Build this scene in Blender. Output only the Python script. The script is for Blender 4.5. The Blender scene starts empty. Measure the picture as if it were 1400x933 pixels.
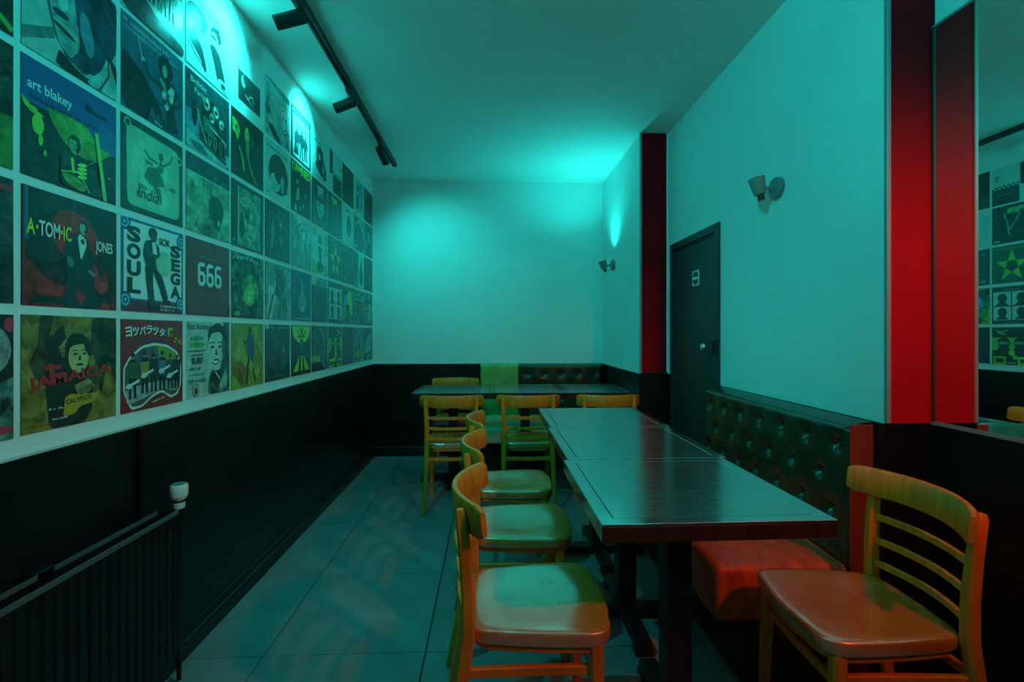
import bpy, bmesh, math, random
from mathutils import Vector, Matrix
random.seed(7)
scene = bpy.context.scene
COL = scene.collection
R = math.radians

# ------------------------------------------------------------------ camera
CAM_H = 1.21
cam_d = bpy.data.cameras.new('camera')
cam_d.sensor_fit = 'HORIZONTAL'
cam_d.sensor_width = 36.0
cam_d.lens = 656.66 / 1400.0 * 36.0
cam_d.shift_y = -11.5 / 1400.0
cam_d.clip_start = 0.02
cam = bpy.data.objects.new('camera', cam_d)
COL.objects.link(cam)
cam.location = (0, 0, CAM_H)
cam.rotation_euler = (math.pi / 2, 0, -0.0429)
scene.camera = cam

# ------------------------------------------------------------------ world, exposure, large lights
world = bpy.data.worlds.new('world')
scene.world = world
world.use_nodes = True
world.node_tree.nodes['Background'].inputs[0].default_value = (0.0, 0.004, 0.0035, 1)
world.node_tree.nodes['Background'].inputs[1].default_value = 1.0
vs = scene.view_settings
vs.view_transform = 'Standard'
vs.look = 'None'
vs.gamma = 1.0
vs.use_curve_mapping = False
vs.exposure = 0.12
TEAL = (0.0, 1.0, 0.93)
CYAN = (0.018, 1.0, 0.93)
RED = (1.0, 0.06, 0.005)

def area_light(name, loc, target, size, size_y, power, color, spread=math.pi):
    d = bpy.data.lights.new(name, 'AREA')
    d.shape = 'RECTANGLE'; d.size = size; d.size_y = size_y
    d.energy = power; d.color = color; d.spread = spread
    o = bpy.data.objects.new(name, d)
    COL.objects.link(o)
    o.location = loc
    o.rotation_euler = (Vector(target) - Vector(loc)).to_track_quat('-Z', 'Y').to_euler()
    return o

def spot_light(name, loc, target, power, color, angle, blend, radius=0.02):
    d = bpy.data.lights.new(name, 'SPOT')
    d.energy = power; d.color = color
    d.spot_size = R(angle); d.spot_blend = blend; d.shadow_soft_size = radius
    o = bpy.data.objects.new(name, d)
    COL.objects.link(o)
    o.location = loc
    o.rotation_euler = (Vector(target) - Vector(loc)).to_track_quat('-Z', 'Y').to_euler()
    return o

# unseen green-blue fill spot, added near the ceiling to brighten the record sleeves
spot_light('left_wall_fill_light', (0.95, 0.55, 2.62), (-1.16, 1.75, 1.80), 74, TEAL, 100, 1.0, 0.08)
# the red lamp on the near right wall, beside the mirror
red_lamp = spot_light('red_lamp_light', (1.37, 0.18, 2.02), (0.95, 1.15, 1.25), 34, RED, 146, 0.7, 0.05)
red_lamp.scale = (1.0, 0.30, 1.0)      # a wide, low beam

# ------------------------------------------------------------------ measures
W = 1.1617          # left wall at x = -W
D = 4.765           # back wall
XF = 1.112          # right wall, far section
XN = 1.321          # right wall, middle section
XM = 1.487          # right wall, near section with the mirror
YC = 3.551          # far red return
YN = 1.555          # near red return
ZC = 2.703          # ceiling
ZD = 0.904          # top of the black lower wall
YB = -3.0           # front of the room behind the viewpoint

# ------------------------------------------------------------------ materials
def new_mat(name):
    m = bpy.data.materials.new(name)
    m.use_nodes = True
    nt = m.node_tree
    b = nt.nodes['Principled BSDF']
    return m, nt, b

def simple_mat(name, col, rough=0.5, spec=0.5, metal=0.0, noise=0.0, nscale=12.0, bump=0.0, bscale=60.0,
               stretch=(1, 1, 1), coat=0.0, rvar=0.0):
    m, nt, b = new_mat(name)
    b.inputs['Base Color'].default_value = (*col, 1)
    b.inputs['Roughness'].default_value = rough
    b.inputs['Specular IOR Level'].default_value = spec
    b.inputs['Metallic'].default_value = metal
    b.inputs['Coat Weight'].default_value = coat
    b.inputs['Coat Roughness'].default_value = 0.12
    if noise or bump or rvar:
        tc = nt.nodes.new('ShaderNodeTexCoord')
        mp = nt.nodes.new('ShaderNodeMapping')
        mp.inputs['Scale'].default_value = stretch
        nt.links.new(tc.outputs['Object'], mp.inputs['Vector'])
    if noise or rvar:
        n = nt.nodes.new('ShaderNodeTexNoise')
        n.inputs['Scale'].default_value = nscale
        n.inputs['Detail'].default_value = 6
        nt.links.new(mp.outputs['Vector'], n.inputs['Vector'])
    if noise:
        r = nt.nodes.new('ShaderNodeValToRGB')
        r.color_ramp.elements[0].position = 0.3
        r.color_ramp.elements[1].position = 0.7
        r.color_ramp.elements[0].color = (*[max(0, c * (1 - noise)) for c in col], 1)
        r.color_ramp.elements[1].color = (*[min(1, c * (1 + noise)) for c in col], 1)
        nt.links.new(n.outputs['Fac'], r.inputs['Fac'])
        nt.links.new(r.outputs['Color'], b.inputs['Base Color'])
    if rvar:
        mr = nt.nodes.new('ShaderNodeMapRange')
        mr.inputs['From Min'].default_value = 0.3
        mr.inputs['From Max'].default_value = 0.7
        mr.inputs['To Min'].default_value = max(0.02, rough - rvar)
        mr.inputs['To Max'].default_value = rough + rvar
        nt.links.new(n.outputs['Fac'], mr.inputs['Value'])
        nt.links.new(mr.outputs['Result'], b.inputs['Roughness'])
    if bump:
        n2 = nt.nodes.new('ShaderNodeTexNoise')
        n2.inputs['Scale'].default_value = bscale
        n2.inputs['Detail'].default_value = 4
        nt.links.new(mp.outputs['Vector'], n2.inputs['Vector'])
        bp = nt.nodes.new('ShaderNodeBump')
        bp.inputs['Strength'].default_value = bump
        bp.inputs['Distance'].default_value = 0.01
        nt.links.new(n2.outputs['Fac'], bp.inputs['Height'])
        nt.links.new(bp.outputs['Normal'], b.inputs['Normal'])
    return m

def emit_mat(name, col, strength):
    m, nt, b = new_mat(name)
    b.inputs['Base Color'].default_value = (0.8, 0.8, 0.8, 1)
    b.inputs['Emission Color'].default_value = (*col, 1)
    b.inputs['Emission Strength'].default_value = strength
    return m

def poster_mat():
    m, nt, b = new_mat('printed_card')
    at = nt.nodes.new('ShaderNodeAttribute'); at.attribute_name = 'print'
    tc = nt.nodes.new('ShaderNodeTexCoord')
    oi = nt.nodes.new('ShaderNodeObjectInfo')
    mul = nt.nodes.new('ShaderNodeMath'); mul.operation = 'MULTIPLY'; mul.inputs[1].default_value = 37.0
    nt.links.new(oi.outputs['Random'], mul.inputs[0])
    cmb = nt.nodes.new('ShaderNodeCombineXYZ')
    for i in range(3): nt.links.new(mul.outputs[0], cmb.inputs[i])
    add = nt.nodes.new('ShaderNodeVectorMath'); add.operation = 'ADD'
    nt.links.new(tc.outputs['Object'], add.inputs[0]); nt.links.new(cmb.outputs[0], add.inputs[1])
    n = nt.nodes.new('ShaderNodeTexNoise')
    n.inputs['Scale'].default_value = 21; n.inputs['Detail'].default_value = 7; n.inputs['Distortion'].default_value = 0.9
    nt.links.new(add.outputs[0], n.inputs['Vector'])
    mr = nt.nodes.new('ShaderNodeMapRange')
    mr.inputs['From Min'].default_value = 0.38; mr.inputs['From Max'].default_value = 0.66
    mr.inputs['To Min'].default_value = 0.12; mr.inputs['To Max'].default_value = 1.9
    nt.links.new(n.outputs['Fac'], mr.inputs['Value'])
    mx = nt.nodes.new('ShaderNodeMix'); mx.data_type = 'FLOAT'
    mx.inputs[2].default_value = 1.0
    nt.links.new(at.outputs['Alpha'], mx.inputs[0]); nt.links.new(mr.outputs['Result'], mx.inputs[3])
    vm = nt.nodes.new('ShaderNodeVectorMath'); vm.operation = 'SCALE'
    nt.links.new(at.outputs['Color'], vm.inputs[0]); nt.links.new(mx.outputs[0], vm.inputs['Scale'])
    nt.links.new(vm.outputs[0], b.inputs['Base Color'])
    b.inputs['Roughness'].default_value = 0.27
    b.inputs['Specular IOR Level'].default_value = 0.55
    return m

M = {}
M['wall'] = simple_mat('white_wall_paint', (0.82, 0.82, 0.80), 0.62, 0.35, noise=0.035, nscale=2.2, bump=0.05, bscale=35)
M['ceiling'] = simple_mat('ceiling_paint', (0.86, 0.86, 0.84), 0.7, 0.3, noise=0.03, nscale=1.5, bump=0.04, bscale=30)
M['dado'] = simple_mat('black_gloss_paint', (0.007, 0.008, 0.009), 0.34, 0.4, noise=0.3, nscale=5, bump=0.05, bscale=22, rvar=0.06)
M['white_line'] = simple_mat('cream_edge_paint', (0.55, 0.55, 0.53), 0.5, 0.4)
M['tile'] = simple_mat('slate_floor_tile', (0.25, 0.255, 0.265), 0.42, 0.4, noise=0.16, nscale=5.5, bump=0.06, bscale=26, rvar=0.08)
M['grout'] = simple_mat('dark_grout', (0.012, 0.012, 0.013), 0.8, 0.2)
M['red_paint'] = simple_mat('red_panel_paint', (0.60, 0.004, 0.009), 0.55, 0.06, noise=0.08, nscale=4, bump=0.02, bscale=18)
M['metal_trim'] = simple_mat('brushed_corner_trim', (0.46, 0.30, 0.31), 0.5, 0.3, metal=0.3)
M['black_metal'] = simple_mat('black_metal', (0.010, 0.011, 0.012), 0.4, 0.45)
M['track_black'] = simple_mat('satin_black_metal', (0.018, 0.02, 0.022), 0.38, 0.5)
M['radiator'] = simple_mat('black_radiator_enamel', (0.006, 0.007, 0.008), 0.38, 0.4)
M['rim'] = simple_mat('radiator_rim_sheen', (0.10, 0.11, 0.11), 0.3, 0.6)  # lighter than the enamel: teal reflection along the top edges is painted in
M['door'] = simple_mat('dark_door_paint', (0.035, 0.040, 0.042), 0.42, 0.4, noise=0.12, nscale=3)
M['sign_white'] = simple_mat('white_plastic', (0.75, 0.75, 0.73), 0.4)
M['sconce'] = simple_mat('grey_lamp_metal', (0.24, 0.225, 0.225), 0.45, 0.4)
M['socket'] = simple_mat('dark_socket', (0.02, 0.018, 0.016), 0.5)
M['knob_metal'] = simple_mat('polished_knob', (0.75, 0.74, 0.7), 0.2, 0.5, metal=0.9)
M['lens'] = emit_mat('lit_spot_lens', (0.35, 1.0, 0.88), 14.0)
M['bulb'] = emit_mat('lit_bulb', (0.30, 1.0, 0.88), 10.0)
M['bulb_off'] = simple_mat('frosted_bulb', (0.6, 0.6, 0.58), 0.4)
M['frame_wood'] = simple_mat('varnished_yellow_beech', (0.86, 0.235, 0.014), 0.36, 0.45, noise=0.22, nscale=9, stretch=(1, 6, 1), bump=0.03, bscale=50)
M['seat_wood'] = simple_mat('worn_seat_wood', (0.82, 0.25, 0.022), 0.20, 0.5, noise=0.10, nscale=10, stretch=(1.2, 7, 1), bump=0.05, bscale=40, rvar=0.08)
M['table_panel'] = simple_mat('dark_varnished_tabletop', (0.042, 0.022, 0.014), 0.21, 0.5, noise=0.45, nscale=14, stretch=(1, 9, 1), bump=0.006, bscale=30, rvar=0.04)
M['table_edge'] = simple_mat('dark_wood_edge', (0.055, 0.026, 0.017), 0.2, 0.5, noise=0.3, nscale=12, stretch=(4, 4, 1))
M['table_border'] = simple_mat('dark_varnished_border', (0.05, 0.025, 0.016), 0.18, 0.5, noise=0.3, nscale=12, stretch=(4, 4, 1))
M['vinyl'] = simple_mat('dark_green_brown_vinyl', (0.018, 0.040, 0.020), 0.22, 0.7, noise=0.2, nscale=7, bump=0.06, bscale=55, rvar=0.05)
M['vinyl_end'] = simple_mat('red_lit_brown_vinyl', (0.26, 0.04, 0.022), 0.38, 0.45, noise=0.2, nscale=9, bump=0.06, bscale=45)  # reddened: the red light falling on the bench end is put into the colour
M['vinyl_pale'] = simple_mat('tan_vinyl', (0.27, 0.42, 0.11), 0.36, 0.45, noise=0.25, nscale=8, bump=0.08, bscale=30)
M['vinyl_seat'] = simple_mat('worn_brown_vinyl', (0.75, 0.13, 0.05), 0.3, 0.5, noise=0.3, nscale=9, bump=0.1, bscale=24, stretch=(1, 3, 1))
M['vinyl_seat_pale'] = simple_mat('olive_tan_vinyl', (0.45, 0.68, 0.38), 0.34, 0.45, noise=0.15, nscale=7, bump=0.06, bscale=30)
M['plinth'] = simple_mat('brown_plinth', (0.05, 0.022, 0.016), 0.5)
M['poster'] = poster_mat()
mm, nt_, bb = new_mat('mirror_glass')
bb.inputs['Base Color'].default_value = (0.86, 0.88, 0.87, 1)
bb.inputs['Metallic'].default_value = 1.0
bb.inputs['Roughness'].default_value = 0.0
M['mirror'] = mm

for k_ in ('table_panel', 'table_border'):
    M[k_].node_tree.nodes['Principled BSDF'].inputs['IOR'].default_value = 10.0
M['seat_wood'].node_tree.nodes['Principled BSDF'].inputs['IOR'].default_value = 4.2
M['frame_wood'].node_tree.nodes['Principled BSDF'].inputs['IOR'].default_value = 1.55
M['poster'].node_tree.nodes['Principled BSDF'].inputs['IOR'].default_value = 1.62

# ------------------------------------------------------------------ helpers
def link(name, mesh, mat=None, parent=None):
    if mat is not None and not mesh.materials:
        mesh.materials.append(mat)
    o = bpy.data.objects.new(name, mesh)
    COL.objects.link(o)
    if parent is not None: o.parent = parent
    return o

def empty(name, loc=(0, 0, 0), rz=0.0):
    o = bpy.data.objects.new(name, None)
    o.empty_display_size = 0.1
    COL.objects.link(o)
    o.location = loc; o.rotation_euler = (0, 0, rz)
    return o

def tag(o, label=None, cat=None, group=None, kind=None):
    if label: o['label'] = label
    if cat: o['category'] = cat
    if group: o['group'] = group
    if kind: o['kind'] = kind
    return o

class MB:
    def __init__(s): s.bm = bmesh.new()
    def box(s, x0, y0, z0, x1, y1, z1, bevel=0.0, seg=2, mat=None):
        t = bmesh.new()
        bmesh.ops.create_cube(t, size=1.0)
        for v in t.verts:
            v.co = Vector((x0 + (v.co.x + .5) * (x1 - x0), y0 + (v.co.y + .5) * (y1 - y0), z0 + (v.co.z + .5) * (z1 - z0)))
        if bevel: bmesh.ops.bevel(t, geom=t.edges[:], offset=bevel, segments=seg, affect='EDGES', profile=0.6)
        if mat: t.transform(mat)
        s.merge(t); return s
    def merge(s, t):
        me = bpy.data.meshes.new('tmp'); t.to_mesh(me); t.free()
        s.bm.from_mesh(me); bpy.data.meshes.remove(me)
    def cyl(s, p0, p1, r0, r1=None, n=20, caps=True):
        r1 = r0 if r1 is None else r1
        p0, p1 = Vector(p0), Vector(p1)
        q = (p1 - p0).to_track_quat('Z', 'Y')
        L = (p1 - p0).length
        ring = []
        for z, r in ((0, r0), (L, r1)):
            ring.append([s.bm.verts.new(p0 + q @ Vector((r * math.cos(a), r * math.sin(a), z))) for a in [2 * math.pi * i / n for i in range(n)]])
        for i in range(n):
            s.bm.faces.new((ring[0][i], ring[0][(i + 1) % n], ring[1][(i + 1) % n], ring[1][i]))
        if caps:
            s.bm.faces.new(list(reversed(ring[0]))); s.bm.faces.new(ring[1])
        return s
    def lathe(s, prof, origin=(0, 0, 0), axis=(0, 0, 1), n=24):
        q = Vector(axis).to_track_quat('Z', 'Y'); o = Vector(origin)
        rings = []
        for r, z in prof:
            if r < 1e-6: rings.append([s.bm.verts.new(o + q @ Vector((0, 0, z)))])
            else: rings.append([s.bm.verts.new(o + q @ Vector((r * math.cos(2 * math.pi * i / n), r * math.sin(2 * math.pi * i / n), z))) for i in range(n)])
        for a, b in zip(rings, rings[1:]):
            for i in range(n):
                j = (i + 1) % n
                if len(a) == 1 and len(b) == 1: continue
                if len(a) == 1: s.bm.faces.new((a[0], b[j], b[i]))
                elif len(b) == 1: s.bm.faces.new((a[i], a[j], b[0]))
                else: s.bm.faces.new((a[i], a[j], b[j], b[i]))
        return s
    def sweep(s, pts, w, h, up=(0, 0, 1), taper=None):
        """rectangular bar (rounded a little) along a polyline; w sideways, h along up"""
        pts = [Vector(p) for p in pts]; up = Vector(up); rings = []
        for i, p in enumerate(pts):
            t = (pts[min(i + 1, len(pts) - 1)] - pts[max(i - 1, 0)]).normalized()
            side = t.cross(up).normalized(); u2 = side.cross(t).normalized()
            k = taper[i] if taper else 1.0
            a, b = w * .5 * k, h * .5 * k; c = min(a, b) * 0.4
            prof = [(-a + c, -b), (a - c, -b), (a, -b + c), (a, b - c), (a - c, b), (-a + c, b), (-a, b - c), (-a, -b + c)]
            rings.append([s.bm.verts.new(p + side * x + u2 * y) for x, y in prof])
        for A, B in zip(rings, rings[1:]):
            for i in range(8):
                s.bm.faces.new((A[i], A[(i + 1) % 8], B[(i + 1) % 8], B[i]))
        s.bm.faces.new(list(reversed(rings[0]))); s.bm.faces.new(rings[-1])
        return s
    def poly_prism(s, pts2, axis, a, b):
        """extrude polygon pts2 along axis ('x','y','z') from a to b"""
        def P(p, t):
            return {'x': (t, p[0], p[1]), 'y': (p[0], t, p[1]), 'z': (p[0], p[1], t)}[axis]
        A = [s.bm.verts.new(P(p, a)) for p in pts2]; B = [s.bm.verts.new(P(p, b)) for p in pts2]
        n = len(pts2)
        for i in range(n): s.bm.faces.new((A[i], A[(i + 1) % n], B[(i + 1) % n], B[i]))
        s.bm.faces.new(list(reversed(A))); s.bm.faces.new(B)
        return s
    def build(s, name, mat, parent=None, smooth=35):
        bmesh.ops.recalc_face_normals(s.bm, faces=s.bm.faces[:])
        me = bpy.data.meshes.new(name)
        s.bm.to_mesh(me); s.bm.free()
        if smooth:
            for p in me.polygons: p.use_smooth = True
            try: me.set_sharp_from_angle(angle=R(smooth))
            except Exception: pass
        return link(name, me, mat, parent)

def struct(o): o['kind'] = 'structure'; return o

def copy_tree(o, parent=None):
    c = o.copy(); COL.objects.link(c)
    if parent is not None: c.parent = parent
    for ch in list(o.children): copy_tree(ch, c)
    return c

# ------------------------------------------------------------------ the room
T = 0.12
struct(MB().box(-W - T, YB, ZD - 0.002, -W, D + T, ZC).build('wall_left', M['wall'], smooth=0))
struct(MB().box(-W - T, YB, -0.05, -W + 0.008, D, ZD).build('wall_left_lower', M['dado'], smooth=0))
struct(MB().box(-W, D, ZD - 0.002, XF, D + T, ZC).build('wall_back', M['wall'], smooth=0))
struct(MB().box(-W, D - 0.008, -0.05, XF, D + T, ZD).build('wall_back_lower', M['dado'], smooth=0))
struct(MB().box(XF, YC + 0.004, ZD, XN + T, D + T, ZC).build('wall_right_far', M['wall'], smooth=0))
struct(MB().box(XF - 0.008, YC - 0.004, -0.05, XN + T, D, ZD).build('wall_right_far_lower', M['dado'], smooth=0))
DY0, DY1, DZ = 2.718, 3.473, 1.852     # door opening
b = MB()
b.box(XN, YN + 0.004, ZD, XN + 0.30, DY0, ZC)
b.box(XN, DY0, DZ, XN + 0.30, DY1, ZC)
b.box(XN, DY1, ZD, XN + 0.30, YC, ZC)
struct(b.build('wall_right', M['wall'], smooth=0))
b = MB()
b.box(XN - 0.006, YN - 0.002, -0.05, XN + 0.30, DY0, ZD)
b.box(XN - 0.006, DY1, -0.05, XN + 0.30, YC - 0.004, ZD)
struct(b.build('wall_right_lower', M['dado'], smooth=0))
struct(MB().box(XM, YB, ZD, XM + T, YN, ZC).build('wall_right_near', M['wall'], smooth=0))
struct(MB().box(XM - 0.006, YB, -0.05, XM + T, YN - 0.002, ZD).build('wall_right_near_lower', M['dado'], smooth=0))
struct(MB().box(-W - T, YB - T, -0.05, XM + T, YB, ZC).build('wall_front', M['wall'], smooth=0))
struct(MB().box(-W - T, YB - T, ZC, XM + T, D + T, ZC + 0.1).build('ceiling', M['ceiling'], smooth=0))

# floor with separate tiles
floor = struct(MB().box(-W - T, YB - T, -0.08, XM + T, D + T, -0.008).build('floor', M['grout'], smooth=0))
px, py, gap = 0.604, 0.610, 0.0045
xs = [-0.853 + px * k for k in range(-2, 6)]
ys = [1.833 + py * k for k in range(-9, 7)]
tile_cache = {}
for i in range(len(xs) - 1):
    for j in range(len(ys) - 1):
        x0, x1 = max(xs[i], -W + 0.008), min(xs[i + 1], XM - 0.008)
        y0, y1 = max(ys[j], YB), min(ys[j + 1], D - 0.01)
        if x1 - x0 < 0.02 or y1 - y0 < 0.02: continue
        if x0 > XN - .02 and y0 > YN: continue
        key = (round(x1 - x0, 3), round(y1 - y0, 3))
        if key not in tile_cache:
            w2, h2 = key[0] / 2 - gap / 2, key[1] / 2 - gap / 2
            o = MB().box(-w2, -h2, -0.010, w2, h2, 0, bevel=0.0015, seg=1).build('tile', M['tile'], floor, smooth=0)
            tile_cache[key] = o.data
        else:
            o = link('tile', tile_cache[key], None, floor)
        o.location = ((x0 + x1) / 2, (y0 + y1) / 2, random.uniform(-0.0006, 0.0004))

# baseboards with a stepped moulding
def baseboard(name, p0, p1, n):
    prof = [(0, 0), (0.022, 0), (0.022, 0.055), (0.020, 0.062), (0.013, 0.066), (0.013, 0.082), (0.010, 0.09), (0, 0.094)]
    p0, p1, n = Vector(p0), Vector(p1), Vector(n)
    bm = bmesh.new()
    A = [bm.verts.new(p0 + n * a + Vector((0, 0, z))) for a, z in prof]
    B = [bm.verts.new(p1 + n * a + Vector((0, 0, z))) for a, z in prof]
    for i in range(len(prof)): bm.faces.new((A[i], A[(i + 1) % len(prof)], B[(i + 1) % len(prof)], B[i]))
    bm.faces.new(A); bm.faces.new(list(reversed(B)))
    m = MB(); m.bm.free(); m.bm = bm
    return struct(m.build(name, M['dado'], smooth=0))
baseboard('baseboard_left', (-W + 0.008, YB, 0), (-W + 0.008, D - 0.03, 0), (1, 0, 0))
baseboard('baseboard_back', (-W + 0.008, D - 0.008, 0), (-0.11, D - 0.008, 0), (0, -1, 0))
# thin pale edges where the white paint ends on the black lower wall
struct(MB().box(-W, YB, ZD - 0.003, -W + 0.012, D - 0.012, ZD + 0.004, bevel=0.0015, seg=1).build('trim_1', M['white_line'], smooth=0))
struct(MB().box(-W, D - 0.012, ZD - 0.003, XF - 0.012, D, ZD + 0.004, bevel=0.0015, seg=1).build('trim_2', M['white_line'], smooth=0))
struct(MB().box(XF - 0.012, YC + 0.004, ZD - 0.003, XF, D - 0.012, ZD + 0.004, bevel=0.0015, seg=1).build('trim_3', M['white_line'], smooth=0))

# red painted returns of the right wall, with thin corner trims as parts
def red_return(name, x0, x1, y, z0, z1):
    o = struct(MB().box(x0 + 0.002, y - 0.006, z0, x1, y + 0.004, z1).build(name, M['red_paint'], smooth=0))
    MB().box(x0 - 0.003, y - 0.011, z0, x0 + 0.011, y + 0.006, z1, bevel=0.002, seg=1).build('corner_strip', M['metal_trim'], o, smooth=0)
    return o
red_return('trim_4', XN, XM, YN, ZD + 0.002, ZC)
o = red_return('trim_5', XF, XN, YC, ZD + 0.002, ZC)
MB().box(XF + 0.01, YC - 0.009, ZD, XN - 0.004, YC - 0.004, ZD + 0.012).build('bottom_strip', M['plinth'], o, smooth=0)
MB().box(XN - 0.010, YC - 0.009, ZD + 0.002, XN - 0.001, YC - 0.005, ZC - 0.002).build('corner_strip', M['wall'], o, smooth=0)

# ------------------------------------------------------------------ door
dr = struct(empty('door_1', (XN, (DY0 + DY1) / 2, 0)))
hw = (DY1 - DY0) / 2
fr = MB()
fr.box(-0.012, -hw, 0, 0.10, -hw + 0.055, DZ, bevel=0.003, seg=1)
fr.box(-0.012, hw - 0.035, 0, 0.10, hw, DZ, bevel=0.003, seg=1)
fr.box(-0.012, -hw + 0.055, DZ - 0.05, 0.10, hw - 0.035, DZ, bevel=0.003, seg=1)
fr.build('door_frame', M['door'], dr, smooth=0)
MB().box(0.006, -hw + 0.060, 0.008, 0.046, hw - 0.040, DZ - 0.055, bevel=0.003, seg=1).build('door_leaf', M['door'], dr, smooth=0)
st = MB()
st.box(-0.001, -hw + 0.055, 0, 0.012, -hw + 0.064, DZ - 0.05)
st.box(-0.001, -hw + 0.064, DZ - 0.062, 0.012, hw - 0.035, DZ - 0.05)
st.build('door_stop', M['black_metal'], dr, smooth=0)
yc = (DY0 + DY1) / 2
lk = MB().box(-0.034, 2.722 - yc, 1.078, -0.012, 2.815 - yc, 1.168, bevel=0.004).build('lock_box', M['black_metal'], dr, smooth=0)
MB().box(-0.040, 2.735 - yc, 1.09, -0.034, 2.80 - yc, 1.156, bevel=0.002).build('lock_plate', M['black_metal'], lk, smooth=0)
kb = MB().lathe([(0, 0.0), (0.011, 0.0), (0.011, 0.022), (0.021, 0.028), (0.024, 0.040), (0.019, 0.050), (0, 0.053)], (0.006, 2.870 - yc, 1.122), (-1, 0, 0)).build('door_knob', M['knob_metal'], dr)
MB().lathe([(0, 0), (0.03, 0), (0.03, 0.004), (0.026, 0.006), (0, 0.006)], (0.006, 2.870 - yc, 1.122), (-1, 0, 0)).build('knob_rose', M['black_metal'], kb)
for z in (0.35, 1.66):
    MB().cyl((-0.006, hw - 0.037, z - 0.045), (-0.006, hw - 0.037, z + 0.045), 0.008, n=12).build('hinge', M['black_metal'], dr)
# square sign with a barred disc
sg = MB().box(0.003, 3.012 - yc, 1.513, 0.0065, 3.116 - yc, 1.614, bevel=0.0008, seg=1).build('door_sign', M['sign_white'], dr, smooth=0)
sc_, szc, rr = 3.064 - yc, 1.5635, 0.043
for sgn in (1, -1):
    bar = 0.010
    a0 = math.asin(bar / rr)
    pts = [(sc_ + rr * math.cos(a), szc + sgn * rr * math.sin(a)) for a in [a0 + (math.pi - 2 * a0) * i / 16 for i in range(17)]]
    MB().poly_prism(pts, 'x', 0.0018, 0.0034).build('half_disc', M['door'], sg, smooth=0)

# ------------------------------------------------------------------ mirror
mr_ = empty('wall_mirror', (XM, 0.28, ZD + 0.66))
tag(mr_, 'tall wall mirror beside the red pillar on the right, over the black lower wall', 'mirror')
MB().box(-0.010, -1.68, -0.655, -0.001, 1.268, 0.668).build('mirror_glass', M['mirror'], mr_, smooth=0)
e = MB()
e.box(-0.014, -1.69, -0.662, -0.0105, 1.27, -0.650); e.box(-0.013, -1.69, 0.664, -0.0005, 1.27, 0.672)
e.build('mirror_edge', M['metal_trim'], mr_, smooth=0)
MB().box(-0.014, 1.2605, -0.655, -0.0102, 1.2668, 0.668).build('corner_seal', M['plinth'], mr_, smooth=0)

# ------------------------------------------------------------------ ceiling track with spot heads
TX = -0.850
tr = tag(empty('track_light', (TX, 1.9, ZC)), 'long black ceiling track with swivelling spot heads above the record sleeves', 'track light')
rl = MB()
y0, y1 = -2.6, 2.34
rl.box(-0.018, y0, -0.034, -0.006, y1, 0); rl.box(0.006, y0, -0.034, 0.018, y1, 0); rl.box(-0.006, y0, -0.012, 0.006, y1, 0)
rl.build('rail', M['track_black'], tr, smooth=0)
MB().box(-0.020, y1, -0.036, 0.020, y1 + 0.02, 0, bevel=0.002, seg=1).build('end_cap', M['track_black'], tr, smooth=0)
def spot_head(y, direction, power, angle, blend=0.7):
    """y in the world; direction the way the can points"""
    ly = y - 1.9
    d = Vector(direction).normalized()
    pv = Vector((0.004, ly, -0.105))
    c0, c1 = pv - d * 0.035, pv + d * 0.105
    q = d
    hd = MB().lathe([(0, 0), (0.026, 0), (0.031, 0.004), (0.031, 0.138), (0.0295, 0.140), (0.027, 0.138), (0.027, 0.112), (0, 0.112)], c0, q, n=28).build('spot_head', M['track_black'], tr)
    MB().lathe([(0, 0), (0.0255, 0), (0.022, 0.004), (0, 0.007)], c0 + d * 0.114, q, n=24).build('lens', M['lens'], hd)
    MB().box(-0.016, ly - 0.05, -0.058, 0.016, ly + 0.05, -0.030, bevel=0.004).build('track_adapter', M['track_black'], hd, smooth=0)
    a = MB(); a.cyl((0.004, ly, -0.056), (0.004, ly, -0.082), 0.007, n=12)
    side = d.cross(Vector((0, 0, 1))).normalized()
    a.sweep([(0.004, ly, -0.078), Vector((0.004, ly, -0.078)) + side * 0.034 + Vector((0, 0, -0.006)), pv + side * 0.035], 0.012, 0.008, up=(0.3, 0.1, 0.9))
    a.build('yoke', M['track_black'], hd)
    wp = Vector((TX, 1.9, ZC)) + c0 + d * 0.146
    spot_light('spot_head_light', wp, wp + d, power, CYAN if y > 2 else TEAL, angle, blend, 0.022)
    return hd
SP = 1.0
spot_head(2.150, (-0.93, -0.10, -0.34), 26 * SP, 112, 0.8)
spot_head(2.935, (-0.93, 0.14, -0.30), 24 * SP, 96, 0.7)
spot_head(3.715, (0.30, 0.90, -0.74), 30 * SP, 92, 1.0)
spot_head(1.000, (0.36, 0.58, -0.75), 40 * SP, 84, 1.0)  # unseen head, added to throw light on the chairs and floor
spot_head(-0.30, (0.78, 0.92, -0.04), 104 * SP, 84, 1.0)  # unseen head, added to brighten the right wall

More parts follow.
